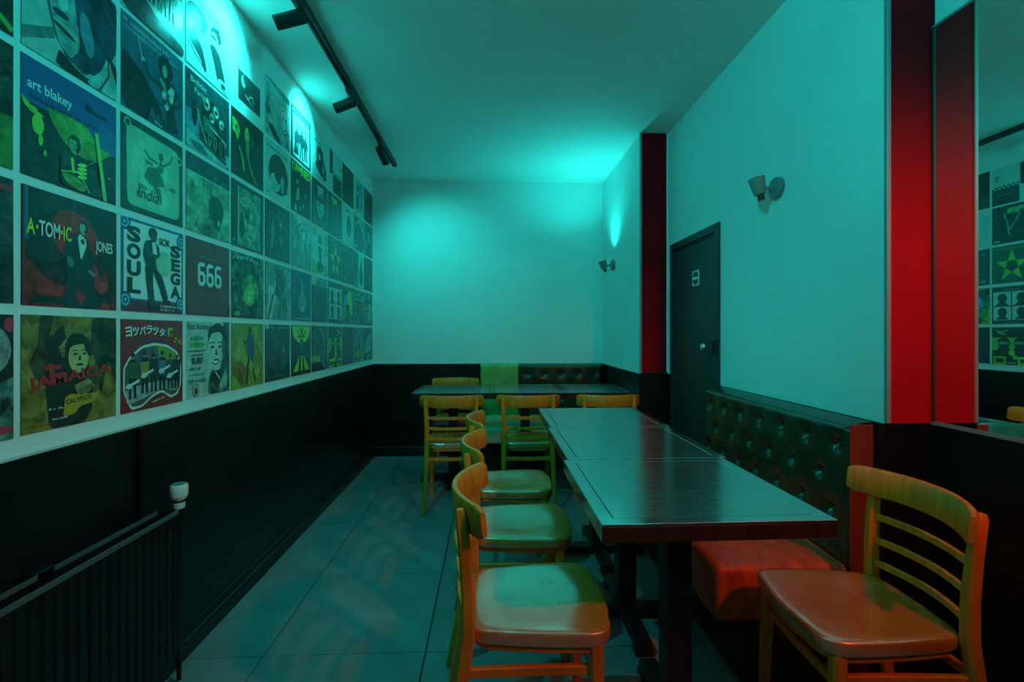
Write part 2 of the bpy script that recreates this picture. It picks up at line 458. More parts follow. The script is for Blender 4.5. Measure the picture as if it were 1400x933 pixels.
# ------------------------------------------------------------------ wall lamps
def wall_lamp(x, y, z, label, lit, rx):
    root = tag(empty('wall_lamp', (x, y, z)), label, 'wall lamp', 'swivelling wall lamps on the right wall')
    MB().lathe([(0, 0), (0.046, 0), (0.048, 0.003), (0.048, 0.020), (0.044, 0.024), (0, 0.026)], (0, 0, 0), (-1, 0, 0), n=32).build('wall_plate', M['sconce'], root)
    MB().cyl((-0.024, 0, 0), (-0.085, 0, 0), 0.006, n=12).build('arm', M['sconce'], root)
    ax = Vector(rx).normalized()
    c = Vector((-0.098, 0, 0.008)) - ax * 0.042
    sh = MB().lathe([(0.014, 0), (0.026, 0.002), (0.031, 0.030), (0.036, 0.078), (0.034, 0.078), (0.029, 0.030), (0.024, 0.006), (0, 0.006)], c, ax, n=32).build('lamp_shade', M['sconce'], root)
    MB().lathe([(0, -0.026), (0.013, -0.026), (0.014, -0.022), (0.014, 0.001), (0, 0.001)], c, ax, n=16).build('socket', M['socket'], sh)
    MB().lathe([(0, 0.008), (0.010, 0.010), (0.019, 0.034), (0.019, 0.044), (0.012, 0.056), (0, 0.060)], c, ax, n=18).build('bulb', M['bulb'] if lit else M['bulb_off'], sh)
    if lit:
        p = Vector((x, y, z)) + c + ax * 0.084
        spot_light('wall_lamp_light', p, p + ax, 26, CYAN, 126, 1.0, 0.02)
    return root
wall_lamp(XN, 2.154, 1.876, 'unlit grey wall lamp between the dark door and the red pillar', False, (-0.22, 0.05, 1))
wall_lamp(XF, 4.321, 1.822, 'small lit wall lamp shining upwards in the far right corner', True, (-0.34, -0.14, 1))

# ------------------------------------------------------------------ radiator on the left wall
ra = tag(empty('radiator', (-W + 0.011, 0.70, 0)), 'long black panel radiator low on the left wall under the record sleeves', 'radiator')
L0, L1, Z0, Z1 = -1.0, 0.965, 0.13, 0.612
def panel(name, xa, xb, flute):
    b = MB(); n = int((L1 - L0) / 0.033); pts = []
    for i in range(n):
        y = L0 + (L1 - L0) * i / n; s = (L1 - L0) / n
        pts += [(xb - flute, y), (xb - flute, y + s * 0.25), (xb, y + s * 0.4), (xb, y + s * 0.85)]
    pts += [(xb - flute, L1), (xa, L1), (xa, L0)]
    b.poly_prism(pts, 'z', Z0, Z1 - 0.012)
    return b.build(name, M['radiator'], ra, smooth=0)
panel('front_panel', 0.082, 0.098, 0.005)
panel('rear_panel', 0.030, 0.042, 0.004)
tg = MB()
tg.box(0.030, L0, Z1 - 0.012, 0.034, L1, Z1); tg.box(0.094, L0, Z1 - 0.014, 0.100, L1, Z1 + 0.001, bevel=0.001, seg=1)
tg.build('top_rim', M['rim'], ra, smooth=0)
gl = MB()
for i in range(78):
    y = L0 + 0.02 + i * 0.0248
    gl.box(0.034, y, Z1 - 0.040, 0.094, y + 0.014, Z1 - 0.032)
gl.build('top_grille', M['radiator'], ra, smooth=0)
for y0_ in (L0, L1 - 0.004):
    MB().box(0.028, y0_, Z0, 0.100, y0_ + 0.006, Z1).build('side_panel', M['radiator'], ra, smooth=0)
for y0_ in (-0.6, -0.02, 0.53):
    MB().box(0.0, y0_, Z1 - 0.02, 0.034, y0_ + 0.05, Z1 + 0.004, bevel=0.003, seg=1).build('wall_bracket', M['radiator'], ra, smooth=0)
vl = MB()
vl.cyl((0.066, L1, 0.575), (0.066, L1 + 0.03, 0.575), 0.012, n=14)
vl.lathe([(0, 0), (0.017, 0), (0.017, 0.03), (0.020, 0.034), (0.020, 0.045), (0, 0.045)], (0.080, L1 + 0.030, 0.563), (0, 0, 1), n=18)
vl.cyl((0.080, L1 + 0.03, 0.563), (0.080, L1 + 0.03, 0.02), 0.0075, n=12)
vb = vl.build('valve_body', M['radiator'], ra)
vh = MB().lathe([(0, 0), (0.016, 0), (0.0185, 0.006), (0.0185, 0.022), (0.015, 0.026), (0.024, 0.036), (0.027, 0.044), (0.0275, 0.074), (0.025, 0.081), (0.022, 0.083), (0, 0.083)], (0.080, L1 + 0.030, 0.608), (0, 0, 1), n=28).build('thermostat_head', M['sign_white'], ra)
MB().lathe([(0.0185, 0.0836), (0.0195, 0.0848), (0.0, 0.086)], (0.080, L1 + 0.030, 0.608), (0, 0, 1), n=28).build('head_cap', M['sconce'], vh)
MB().lathe([(0.0186, 0.0815), (0.0215, 0.0845), (0.0216, 0.0825)], (0.080, L1 + 0.030, 0.608), (0, 0, 1), n=28).build('dial_ring', M['black_metal'], vh)
MB().lathe([(0.0192, 0.022), (0.0192, 0.027), (0.016, 0.027), (0.016, 0.022)], (0.080, L1 + 0.030, 0.608), (0, 0, 1), n=28).build('grip_ring', M['black_metal'], vh)
pp = MB(); pp.cyl((-W + 0.018, 1.62, 0.094), (-W + 0.018, 1.62, 0.895), 0.009, n=12)
tag(pp.build('heating_pipe', M['dado']), 'thin black painted pipe running up the left lower wall above the radiator end', 'pipe')

# ------------------------------------------------------------------ chairs
def seat_outline(n_side=7):
    """rounded trapezoid, front at +x"""
    c = [(-0.060, -0.160), (0.312, -0.198), (0.312, 0.198), (-0.060, 0.160)]
    rad = [0.055, 0.085, 0.085, 0.055]
    out = []
    for i in range(4):
        p = Vector(c[i]); a = Vector(c[i - 1]); b_ = Vector(c[(i + 1) % 4])
        d0 = (a - p).normalized(); d1 = (b_ - p).normalized()
        for k in range(n_side):
            t = k / (n_side - 1); r = rad[i]
            s = p + d0 * r; e_ = p + d1 * r
            out.append(s.lerp(p, t).lerp(p.lerp(e_, t), t))
        nx = Vector(c[(i + 1) % 4]); q0 = p + d1 * rad[i]; q1 = nx - d1 * rad[(i + 1) % 4]
        bow = 0.012 if i == 1 else 0.004
        nrm = Vector((d1.y, -d1.x))
        for k in range(1, 6):
            t = k / 6; out.append(q0.lerp(q1, t) + nrm * bow * 4 * t * (1 - t))
    return out
SEATZ = 0.458
def chair_seat():
    o = seat_outline(); n = len(o); c = Vector((0.135, 0))
    b = MB(); bm = b.bm; rings = []
    def dish(p):
        u = (p.x - 0.11) / 0.16; v = p.y / 0.155
        g = max(0, 1 - u * u - v * v)
        return -0.011 * g * g * (3 - 2 * g)
    for s in (0.18, 0.36, 0.54, 0.72, 0.88, 0.97):
        rings.append([bm.verts.new((*(c + (p - c) * s), SEATZ + dish(c + (p - c) * s))) for p in o])
    for s, dz in ((0.992, -0.003), (1.0, -0.008), (1.0, -0.030), (0.985, -0.036)):
        rings.append([bm.verts.new((*(c + (p - c) * s), SEATZ + dz)) for p in o])
    top = bm.verts.new((*c, SEATZ + dish(c)))
    for i in range(n): bm.faces.new((top, rings[0][i], rings[0][(i + 1) % n]))
    for A, B in zip(rings, rings[1:]):
        for i in range(n): bm.faces.new((A[i], B[i], B[(i + 1) % n], A[(i + 1) % n]))
    bm.faces.new(rings[-1])
    return b
def rail_x(y): return -0.100 + 0.082 * (abs(y) / 0.215) ** 2.0
def make_chair():
    t = empty('dining_chair')
    chair_seat().build('seat', M['seat_wood'], t, smooth=40)
    # curved top board
    b = MB(); bm = b.bm; rings = []; N = 26; hw_ = 0.215
    for i in range(N + 1):
        y = -hw_ + 2 * hw_ * i / N
        e_ = max(0.0, (abs(y) - (hw_ - 0.022)) / 0.022)
        hz = 0.041 - 0.010 * e_ * e_
        th = 0.0105 - 0.003 * e_ * e_
        dxdy = 0.082 * 2 * y / 0.215 ** 2
        nrm = Vector((1, -dxdy)).normalized()
        c0 = Vector((rail_x(y), y))
        zc = 0.744
        prof = []
        for (a, z) in ((-th, -hz + .006), (-th + .004, -hz), (th - .004, -hz), (th, -hz + .006), (th, hz - .007), (th - .005, hz), (-th + .005, hz), (-th, hz - .007)):
            p = c0 + nrm * a
            prof.append(bm.verts.new((p.x - 0.10 * (zc + z - 0.744), p.y, zc + z)))
        rings.append(prof)
    for A, B in zip(rings, rings[1:]):
        for i in range(8): bm.faces.new((A[i], A[(i + 1) % 8], B[(i + 1) % 8], B[i]))
    bm.faces.new(rings[0]); bm.faces.new(list(reversed(rings[-1])))
    b.build('top_rail', M['frame_wood'], t, smooth=40)
    # three thin curved slats
    for z, xe in ((0.634, -0.066), (0.562, -0.060), (0.492, -0.058)):
        pts = []
        for i in range(15):
            y = -0.160 + 0.32 * i / 14
            pts.append((xe - 0.034 * (1 - (y / 0.16) ** 2), y, z))
        MB().sweep(pts, 0.011, 0.021).build('slat', M['frame_wood'], t)
    # rear legs run up into the back posts
    for s in (-1, 1):
        pts = [(-0.142, s * 0.176, 0.0), (-0.108, s * 0.170, 0.16), (-0.076, s * 0.166, 0.33), (-0.058, s * 0.164, 0.45), (-0.058, s * 0.165, 0.55), (-0.066, s * 0.168, 0.66), (-0.077, s * 0.171, 0.755), (-0.079, s * 0.1715, 0.768)]
        MB().sweep(pts, 0.032, 0.034, up=(1, 0, 0), taper=[.72, .9, 1, 1.06, 1, .92, .82, .5]).build('back_leg', M['frame_wood'], t)
        pts = [(0.280, s * 0.168, 0.0), (0.272, s * 0.166, 0.22), (0.264, s * 0.164, 0.425)]
        MB().sweep(pts, 0.033, 0.033, up=(1, 0, 0), taper=[.72, .95, 1.12]).build('front_leg', M['frame_wood'], t)
        pts = [(-0.070, s * 0.164, 0.352), (0.0, s * 0.158, 0.349), (0.1, s * 0.154, 0.347), (0.2, s * 0.158, 0.349), (0.266, s * 0.164, 0.352)]
        MB().sweep(pts, 0.016, 0.026).build('side_stretcher', M['frame_wood'], t)
    MB().sweep([(-0.072, -0.164, 0.355), (-0.080, 0, 0.355), (-0.072, 0.164, 0.355)], 0.015, 0.024).build('back_stretcher', M['frame_wood'], t)
    MB().sweep([(0.266, -0.164, 0.340), (0.272, 0, 0.340), (0.266, 0.164, 0.340)], 0.015, 0.024).build('front_stretcher', M['frame_wood'], t)
    # hoop of wood under the seat
    o = seat_outline(); c = Vector((0.135, 0)); a = MB()
    pts = [(*(c + (p - c) * 0.90), SEATZ - 0.046) for p in o]; a.sweep(pts + [pts[0]], 0.018, 0.022)
    a.build('seat_hoop', M['frame_wood'], t)
    return t
chair0 = make_chair()
G1, G2 = 'wooden chairs along the long table', 'wooden chairs at the far tables'
CH = [
    ((0.0, 1.378, 0), 0, 'nearest of the three yellow wooden chairs tucked along the left of the long tables', G1),
    ((-0.010, 1.928, 0), -0.01, 'middle of the three yellow wooden chairs tucked along the left of the long tables', G1),
    ((-0.018, 2.448, 0), 0.012, 'farthest of the three yellow wooden chairs tucked along the left of the long tables', G1),
    ((-0.272, 3.330, 0), math.pi / 2 + 0.02, 'yellow wooden chair turned away, at the left of the three far tables', G2),
    ((0.252, 3.325, 0), math.pi / 2 - 0.01, 'yellow wooden chair turned away, at the middle one of the far tables', G2),
    ((0.806, 3.318, 0), math.pi / 2 - 0.02, 'yellow wooden chair turned away, at the far table nearest the right wall', G2),
    ((-0.332, 4.455, 0), -math.pi / 2, 'wooden chair facing us behind the left far table, against the black wall', G2),
    ((1.128, 1.300, 0), math.pi - 0.055, 'large orange lit wooden chair at the front right, facing the near table end', G1),
]
for i, (loc, rz, lab, grp) in enumerate(CH):
    o = chair0 if i == 0 else copy_tree(chair0)
    o.location = loc; o.rotation_euler = (0, 0, rz)
    tag(o, lab, 'chair', grp)

# ------------------------------------------------------------------ tables
def make_table(wx, wy):
    t = empty('pedestal_table')
    hx, hy, bd, th = wx / 2, wy / 2, 0.036, 0.046
    MB().box(-hx + bd + .0018, -hy + bd + .0018, 0.75 - 0.02, hx - bd - .0018, hy - bd - .0018, 0.7497).build('top_panel', M['table_panel'], t, smooth=0)
    for name, z0, z1, mt, bv in (('edge_frame', 0.75 - th, 0.7440, 'table_edge', 0.002), ('top_border', 0.7440, 0.75, 'table_border', 0.0012)):
        e = MB()
        e.box(-hx, -hy, z0, hx, -hy + bd, z1, bevel=bv, seg=1); e.box(-hx, hy - bd, z0, hx, hy, z1, bevel=bv, seg=1)
        e.box(-hx, -hy + bd, z0, -hx + bd, hy - bd, z1, bevel=bv, seg=1); e.box(hx - bd, -hy + bd, z0, hx, hy - bd, z1, bevel=bv, seg=1)
        if name == 'edge_frame': e.box(-hx + bd, -hy + bd, 0.712, hx - bd, hy - bd, 0.722)
        e.build(name, M[mt], t, smooth=0)
    c = MB(); c.box(-0.038, -0.038, 0.05, 0.038, 0.038, 0.70, bevel=0.006); c.box(-0.19, -0.03, 0.690, 0.19, 0.03, 0.712); c.box(-0.03, -0.19, 0.690, 0.03, 0.19, 0.712)
    c.build('column', M['black_metal'], t, smooth=0)
    for k in range(4):
        m = Matrix.Rotation(k * math.pi / 2, 4, 'Z')
        f = MB(); f.box(0.0, -0.032, 0.018, 0.255, 0.032, 0.052, bevel=0.006, mat=m); f.box(0.205, -0.036, 0.0, 0.262, 0.036, 0.020, bevel=0.004, mat=m)
        f.build('foot', M['black_metal'], t, smooth=0)
    return t
tb = make_table(0.586, 0.586)
G3, G4 = 'dark pedestal tables pushed together lengthways', 'dark pedestal tables in front of the far bench'
TB = [
    ((0.556, 1.435, 0), 0.006, 'nearest of the three dark square tables pushed together in the long row', G3),
    ((0.570, 2.026, 0), 0.004, 'middle one of the three dark square tables in the long row', G3),
    ((0.581, 2.617, 0), 0.008, 'farthest of the three dark square tables in the long row, beside the door', G3),
    ((-0.311, 3.955, 0), 0.0, 'left one of the three small tables across the far end of the room', G4),
    ((0.2775, 3.960, 0), 0.0, 'middle one of the three small tables across the far end of the room', G4),
    ((0.8362, 3.957, 0), 0.0, 'right one of the three far tables, against the right wall', G4),
]
for i, (loc, rz, lab, grp) in enumerate(TB):
    o = tb if i == 0 else copy_tree(tb)
    o.location = loc; o.rotation_euler = (0, 0, rz)
    if i == 5: o.scale = (0.895, 1, 1)
    tag(o, lab, 'table', grp)

# ------------------------------------------------------------------ tufted benches
def tufted_back(L, T_, z0, z1, buttons, parent, mat, name='backrest', x0=0.0):
    """local: x along the bench, wall at y=0, front at y=-T_"""
    b = MB(); bm = b.bm
    nx, nz = max(8, int(L / 0.006)), 84
    r = 0.022
    rows = []
    for i in range(nx + 1):
        x = x0 + L * i / nx
        col = []
        ex = min(x - x0, x0 + L - x); er = max(0.0, 1 - ex / 0.018)
        for j in range(nz + 1):
            z = z0 + (z1 - r - z0) * j / nz
            d = 0.007 * (1 - math.exp(-ex / 0.05))
            for bx, bz in buttons:
                q = (x - bx) ** 2 + (z - bz) ** 2
                if q < 0.03:
                    d -= 0.024 * math.exp(-q / 0.00030) + 0.010 * math.exp(-q / 0.0020)
            col.append(bm.verts.new((x, -T_ - d + 0.012 * er * er, z)))
        for k in range(1, 6):
            a = math.pi / 2 * k / 6
            col.append(bm.verts.new((x, -T_ + r - r * math.cos(a) + 0.006 * er * er - 0.007 * (1 - k / 6), z1 - r + r * math.sin(a) - 0.006 * er * er)))
        col.append(bm.verts.new((x, -T_ + r, z1))); col.append(bm.verts.new((x, -T_ * 0.45, z1 + 0.010))); col.append(bm.verts.new((x, -0.002, z1 + 0.012)))
        col.append(bm.verts.new((x, -0.002, z0)))
        rows.append(col)
    n = len(rows[0])
    for A, B in zip(rows, rows[1:]):
        for j in range(n): bm.faces.new((A[j], A[(j + 1) % n], B[(j + 1) % n], B[j]))
    bm.faces.new(rows[0]); bm.faces.new(list(reversed(rows[-1])))
    o = b.build(name, mat, parent, smooth=50)
    if buttons:
        bt = None
        for bx, bz in buttons:
            if bt is None:
                ob = MB().lathe([(0, -0.003), (0.008, -0.002), (0.0095, 0.001), (0.007, 0.0045), (0, 0.006)], (0, 0, 0), (0, -1, 0), n=14).build('button', mat, o); bt = ob.data
            else: ob = link('button', bt, None, o)
            ob.location = (bx, -T_ + 0.021, bz)
    return o

# bench along the right wall
bR = tag(empty('tufted_bench', (XN - 0.008, 2.715, 0), -math.pi / 2), 'dark buttoned bench along the right wall beside the near tables', 'bench')
LR = 2.715 - 1.600
btn = []
for row, z in enumerate((0.812, 0.691, 0.573, 0.47)):
    for k in range(8):
        Y = 1.665 + 0.164 * k + (0.090 if row % 2 else 0.03 * (row == 2))
        x = 2.715 - Y
        if 0.03 < x < LR - 0.025: btn.append((x, z))
tufted_back(LR, 0.086, 0.40, 0.890, btn, bR, M['vinyl'])
MB().box(LR + 0.0005, -0.0845, 0.12, LR + 0.006, -0.001, 0.893, bevel=0.0025, seg=1).build('end_panel', M['vinyl_end'], bR, smooth=0)
def cushion(x0, x1, y0, y1, z0, z1, name, mat, parent):
    b = MB(); t = bmesh.new()
    nx, ny = max(4, int((x1 - x0) / 0.04)), 12
    b.box(x0, y0, z0, x1, y1, z1, bevel=0.028, seg=4)
    bmesh.ops.subdivide_edges(b.bm, edges=[e_ for e_ in b.bm.edges if e_.calc_length() > 0.12], cuts=8, use_grid_fill=True)
    t.free()
    for v in b.bm.verts:
        if v.co.z > z1 - 0.002:
            u = (v.co.x - x0) / (x1 - x0); w = (v.co.y - y0) / (y1 - y0)
            v.co.z += 0.012 * (16 * u * (1 - u) * w * (1 - w)) ** 0.5 + 0.0025 * math.sin(v.co.x * 31) * math.sin(v.co.y * 23 + 1)
    return b.build(name, mat, parent, smooth=50)
cushion(0.0, LR * 0.5 - 0.001, -0.555, -0.092, 0.225, 0.415, 'seat_cushion', M['vinyl_seat'], bR)
cushion(LR * 0.5 + 0.001, LR + 0.012, -0.555, -0.092, 0.225, 0.415, 'seat_cushion', M['vinyl_seat'], bR)
MB().box(0.0, -0.455, 0.0, LR, -0.003, 0.226, bevel=0.003, seg=1).build('plinth', M['plinth'], bR, smooth=0)

# bench against the far wall
bB = tag(empty('corner_bench', (-0.105, D - 0.010, 0)), 'bench across the far wall with one plain pale panel beside buttoned dark ones', 'bench')
LB = XF - 0.012 - (-0.105)
btn = []
for row, z in enumerate((0.812, 0.69, 0.565)):
    for k in range(-1, 6):
        x = 0.449 + 0.168 * k + (0.084 if row % 2 else 0)
        if 0.40 < x < LB - 0.03: btn.append((x, z))
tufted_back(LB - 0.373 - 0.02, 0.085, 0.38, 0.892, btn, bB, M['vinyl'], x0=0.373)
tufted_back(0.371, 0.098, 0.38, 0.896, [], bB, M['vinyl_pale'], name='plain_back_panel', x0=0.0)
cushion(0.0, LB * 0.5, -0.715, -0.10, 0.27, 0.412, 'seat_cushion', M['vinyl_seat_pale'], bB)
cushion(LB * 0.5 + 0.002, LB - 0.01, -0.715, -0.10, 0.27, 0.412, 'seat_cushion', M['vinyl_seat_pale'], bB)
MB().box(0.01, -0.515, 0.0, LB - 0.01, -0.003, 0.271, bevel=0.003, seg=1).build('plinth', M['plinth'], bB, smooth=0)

# ------------------------------------------------------------------ record sleeves on the left wall
SZ = 0.300
COLY = [1.2362 + 0.3201 * i for i in range(-1, 11)]           # index 0 = the column cut by the photo's left edge
ROWZ = {1: 2.543, 2: 2.2265, 3: 1.905, 4: 1.580, 5: 1.254}    # top of each row

def srgb(h):
    h = h.lstrip('#')
    v = [int(h[i:i + 2], 16) / 255 for i in (0, 2, 4)]
    return tuple(c / 12.92 if c <= 0.04045 else ((c + 0.055) / 1.055) ** 2.4 for c in v)
NAMED = dict(K='0c0d0f', W='d9dcd8', N='20242a', Y='d8c62a', G='5f9a3a', R='b3181c', B='1f4f9a', T='2a6b70', S='b9bdb6', D='3a4044', O='c98a24', M='7c8582', P='9a5a70', L='c9d63a', E='2d4a33', C='6fa9b8')
def colr(c):
    if not isinstance(c, str): return c
    return tuple(min(0.8, 0.022 + 1.12 * v) for v in srgb(NAMED.get(c, c)))  # dark inks lifted to paint in the glossy veil over the prints

_fonts = {}
def text_mesh(s, bold=0.0):
    cu = bpy.data.curves.new('t', 'FONT'); cu.body = s; cu.size = 1.0
    cu.offset = bold; cu.resolution_u = 3
    ob = bpy.data.objects.new('t', cu); COL.objects.link(ob)
    dg = bpy.context.evaluated_depsgraph_get()
    me = bpy.data.meshes.new_from_object(ob.evaluated_get(dg))
    V = [(v.co.x, v.co.y) for v in me.vertices]; F = [tuple(p.vertices) for p in me.polygons]
    bpy.data.objects.remove(ob); bpy.data.curves.remove(cu); bpy.data.meshes.remove(me)
    return V, F

class Art:
    def __init__(s, w=1.0, h=1.0):
        s.v = []; s.f = []; s.c = []; s.layer = 0; s.w = w; s.h = h
    def _clip(s, pts):
        for ax, lim, sg in ((0, 0, 1), (0, s.w, -1), (1, 0, 1), (1, s.h, -1)):
            out = []
            for i in range(len(pts)):
                a, b = pts[i - 1], pts[i]
                ia, ib = (a[ax] - lim) * sg >= 0, (b[ax] - lim) * sg >= 0
                if ia != ib:
                    t = (lim - a[ax]) / (b[ax] - a[ax]); out.append((a[0] + t * (b[0] - a[0]), a[1] + t * (b[1] - a[1])))
                if ib: out.append(b)
            pts = out
            if len(pts) < 3: return []
        return pts
    def poly(s, pts, c, t=0.0, sharp=False):
        pts = list(pts)
        if 5 <= len(pts) <= 18 and not sharp:            # soften the outline
            for _ in range(2):
                q = []
                for i in range(len(pts)):
                    a, b = pts[i], pts[(i + 1) % len(pts)]
                    q += [(a[0] * .88 + b[0] * .12, a[1] * .88 + b[1] * .12), (a[0] * .12 + b[0] * .88, a[1] * .12 + b[1] * .88)]
                pts = q
        pts = s._clip(pts)
        if len(pts) < 3: return s
        ar = sum(pts[i - 1][0] * pts[i][1] - pts[i][0] * pts[i - 1][1] for i in range(len(pts)))
        if ar < 0: pts = pts[::-1]
        s.layer += 1; k = len(s.v)
        s.v += [(p[0], p[1], s.layer) for p in pts]; s.f.append(tuple(range(k, k + len(pts)))); s.c.append((*colr(c), t))
        return s
    def rect(s, x0, y0, x1, y1, c, t=0.0): return s.poly([(x0, y0), (x1, y0), (x1, y1), (x0, y1)], c, t)
    def ell(s, cx, cy, rx, ry, c, t=0.0, rot=0.0, n=22, a0=0.0, a1=360.0):
        ca, sa = math.cos(R(rot)), math.sin(R(rot)); pts = []
        m = n if a1 - a0 >= 360 else n + 1
        for i in range(m):
            a = R(a0 + (a1 - a0) * i / n); x, y = rx * math.cos(a), ry * math.sin(a)
            pts.append((cx + x * ca - y * sa, cy + x * sa + y * ca))
        return s.poly(pts, c, t)
    def line(s, pts, w, c, t=0.0):
        for a, b in zip(pts, pts[1:]):
            d = Vector((b[0] - a[0], b[1] - a[1]))
            if d.length < 1e-6: continue
            d.normalize(); n = Vector((-d.y, d.x)) * w / 2; e_ = d * w * 0.3
            s.poly([(a[0] - n.x - e_.x, a[1] - n.y - e_.y), (b[0] - n.x + e_.x, b[1] - n.y + e_.y), (b[0] + n.x + e_.x, b[1] + n.y + e_.y), (a[0] + n.x - e_.x, a[1] + n.y - e_.y)], c, t); s.layer -= 0.5
        s.layer += 1
        return s
    def text(s, body, x, y, h, c, width=None, rot=0.0, bold=0.0, t=0.0, slant=0.0):
        V, F = text_mesh(body, bold)
        if not V: return s
        x0, x1 = min(v[0] for v in V), max(v[0] for v in V); y0, y1 = min(v[1] for v in V), max(v[1] for v in V)
        sy = h / (y1 - y0); sx = (width / (x1 - x0)) if width else sy
        s.layer += 1; k = len(s.v); ca, sa = math.cos(R(rot)), math.sin(R(rot))
        for v in V:
            px_, py_ = (v[0] - x0) * sx, (v[1] - y0) * sy
            px_ += slant * py_
            s.v.append((x + px_ * ca - py_ * sa, y + px_ * sa + py_ * ca, s.layer))
        for f in F: s.f.append(tuple(i + k for i in f)); s.c.append((*colr(c), t))
        return s
    def marks(s, x, y, h, c, width=None, rot=0.0, bold=0.0, t=0.0, slant=0.0):
        """a line of print too small to read"""
        rnd = random.Random(int(1000 * (x + 3 * y + 7 * h))); ca, sa = math.cos(R(rot)), math.sin(R(rot)); u = 0.0
        width = width or h * 5
        while u < width - h * .3:
            w_ = h * rnd.uniform(.28, .62)
            if rnd.random() > .14:
                lo, hi = h * rnd.choice((0, 0, .0, .25)), h * rnd.choice((1, 1, .75, .6)); st = w_ * .34
                for a_, b_, l0, h0 in ((u, u + st, lo, hi), (u + st, u + w_ * .8, (lo + hi) / 2 - h * .1, (lo + hi) / 2 + h * .12)) + (((u + w_ * .55, u + w_ * .85, lo, (lo + hi) / 2),) if rnd.random() > .4 else ()):
                    q = [(a_, l0), (b_, l0), (b_, h0), (a_, h0)]
                    s.poly([(x + p[0] * ca - p[1] * sa, y + p[0] * sa + p[1] * ca) for p in q], c, t); s.layer -= 1
            u += w_
        s.layer += 1
        return s
    def person(s, cx, y0, h, c, skin=None, t=0.0, w=1.0, arms=1, lean=0.0, hair=None):
        q = h * w; L = lambda x, y: (cx + x * q + lean * y * h, y0 + y * h)
        s.poly([L(-.13, 0), L(-.05, 0), L(-.01, .46), L(-.11, .5)], c, t); s.poly([L(.05, 0), L(.14, 0), L(.11, .5), L(.0, .46)], c, t)
        s.poly([L(-.11, .44), L(.11, .44), L(.13, .66), L(.16, .80), L(.06, .85), L(-.06, .85), L(-.16, .80), L(-.13, .66)], c, t)
        if arms: s.line([L(-.14, .78), L(-.2, .6), L(-.12 if arms == 2 else -.19, .46)], .055 * q, c, t); s.line([L(.14, .78), L(.2, .6), L(.06 if arms == 2 else .19, .5)], .055 * q, c, t)
        p = L(0, .925); s.ell(p[0], p[1], .062 * q, .075 * h, skin or c, t)
        if hair: s.ell(p[0], p[1] + .028 * h, .068 * q, .055 * h, hair, t)
        return s
    def face(s, cx, cy, r, skin, dark, hair=None, shade=1, t=0.3, turn=0.0):
        if hair: s.ell(cx, cy + .16 * r, .78 * r, .98 * r, hair, t)
        s.ell(cx, cy, .70 * r, .95 * r, skin, t)
        if shade: s.poly([(cx + .18 * r, cy + .9 * r), (cx + .68 * r, cy + .4 * r), (cx + .68 * r, cy - .35 * r), (cx + .28 * r, cy - .9 * r), (cx + .12 * r, cy - .5 * r), (cx + .3 * r, cy)], dark, .6)
        for sx in (-1, 1):
            ex = cx + sx * .30 * r + turn * r
            s.ell(ex, cy + .17 * r, .15 * r, .065 * r, dark); s.line([(ex - .19 * r, cy + .34 * r), (ex, cy + .40 * r), (ex + .19 * r, cy + .34 * r)], .055 * r, dark)
        s.poly([(cx + turn * r, cy + .15 * r), (cx + .11 * r + turn * r, cy - .2 * r), (cx - .12 * r + turn * r, cy - .2 * r)], dark, .5)
        s.ell(cx + turn * r, cy - .47 * r, .25 * r, .085 * r, dark); s.ell(cx + turn * r, cy - .56 * r, .17 * r, .045 * r, skin)
        if hair: s.ell(cx, cy + .82 * r, .60 * r, .26 * r, hair, t)
        return s
    def build(s, w=SZ, h=SZ, th=0.0022, base='K'):
        verts, faces, cols = [], [], []
        verts += [(x, y, z) for x in (0.0, th) for y, z in ((0, 0), (w, 0), (w, h), (0, h))]
        for f in ((4, 5, 6, 7), (3, 2, 1, 0), (0, 1, 5, 4), (1, 2, 6, 5), (2, 3, 7, 6), (3, 0, 4, 7)):
            faces.append(f); cols.append((*colr(base), 0.0))
        k = len(verts); su, sv = w / s.w, h / s.h
        verts += [(th + 0.00007 * l, x * su, y * sv) for x, y, l in s.v]
        faces += [tuple(i + k for i in f) for f in s.f]; cols += s.c
        verts = [(a, y - w / 2, z - h / 2) for a, y, z in verts]
        me = bpy.data.meshes.new('record_sleeve'); me.from_pydata(verts, [], faces)
        at = me.color_attributes.new('print', 'FLOAT_COLOR', 'CORNER')
        for p in me.polygons:
            for li in p.loop_indices: at.data[li].color = cols[p.index]
        me.update()
        return me

def sleeve(col, row, label, art, base='K', y=None, z=None, w=SZ, h=SZ, name='record_sleeve'):
    me = art.build(w, h, base=base)
    o = link(name, me, M['poster'])
    yy = COLY[col] + SZ / 2 if y is None else y
    zz = ROWZ[row] - SZ / 2 if z is None else z
    o.location = (-W + 0.0005, yy + random.uniform(-.0012, .0012), zz + random.uniform(-.0012, .0012))
    o.rotation_euler = (random.uniform(-.004, .004), 0, 0)
    tag(o, label, 'record sleeve', 'record sleeves pasted on the left wall')
    return o
A = Art

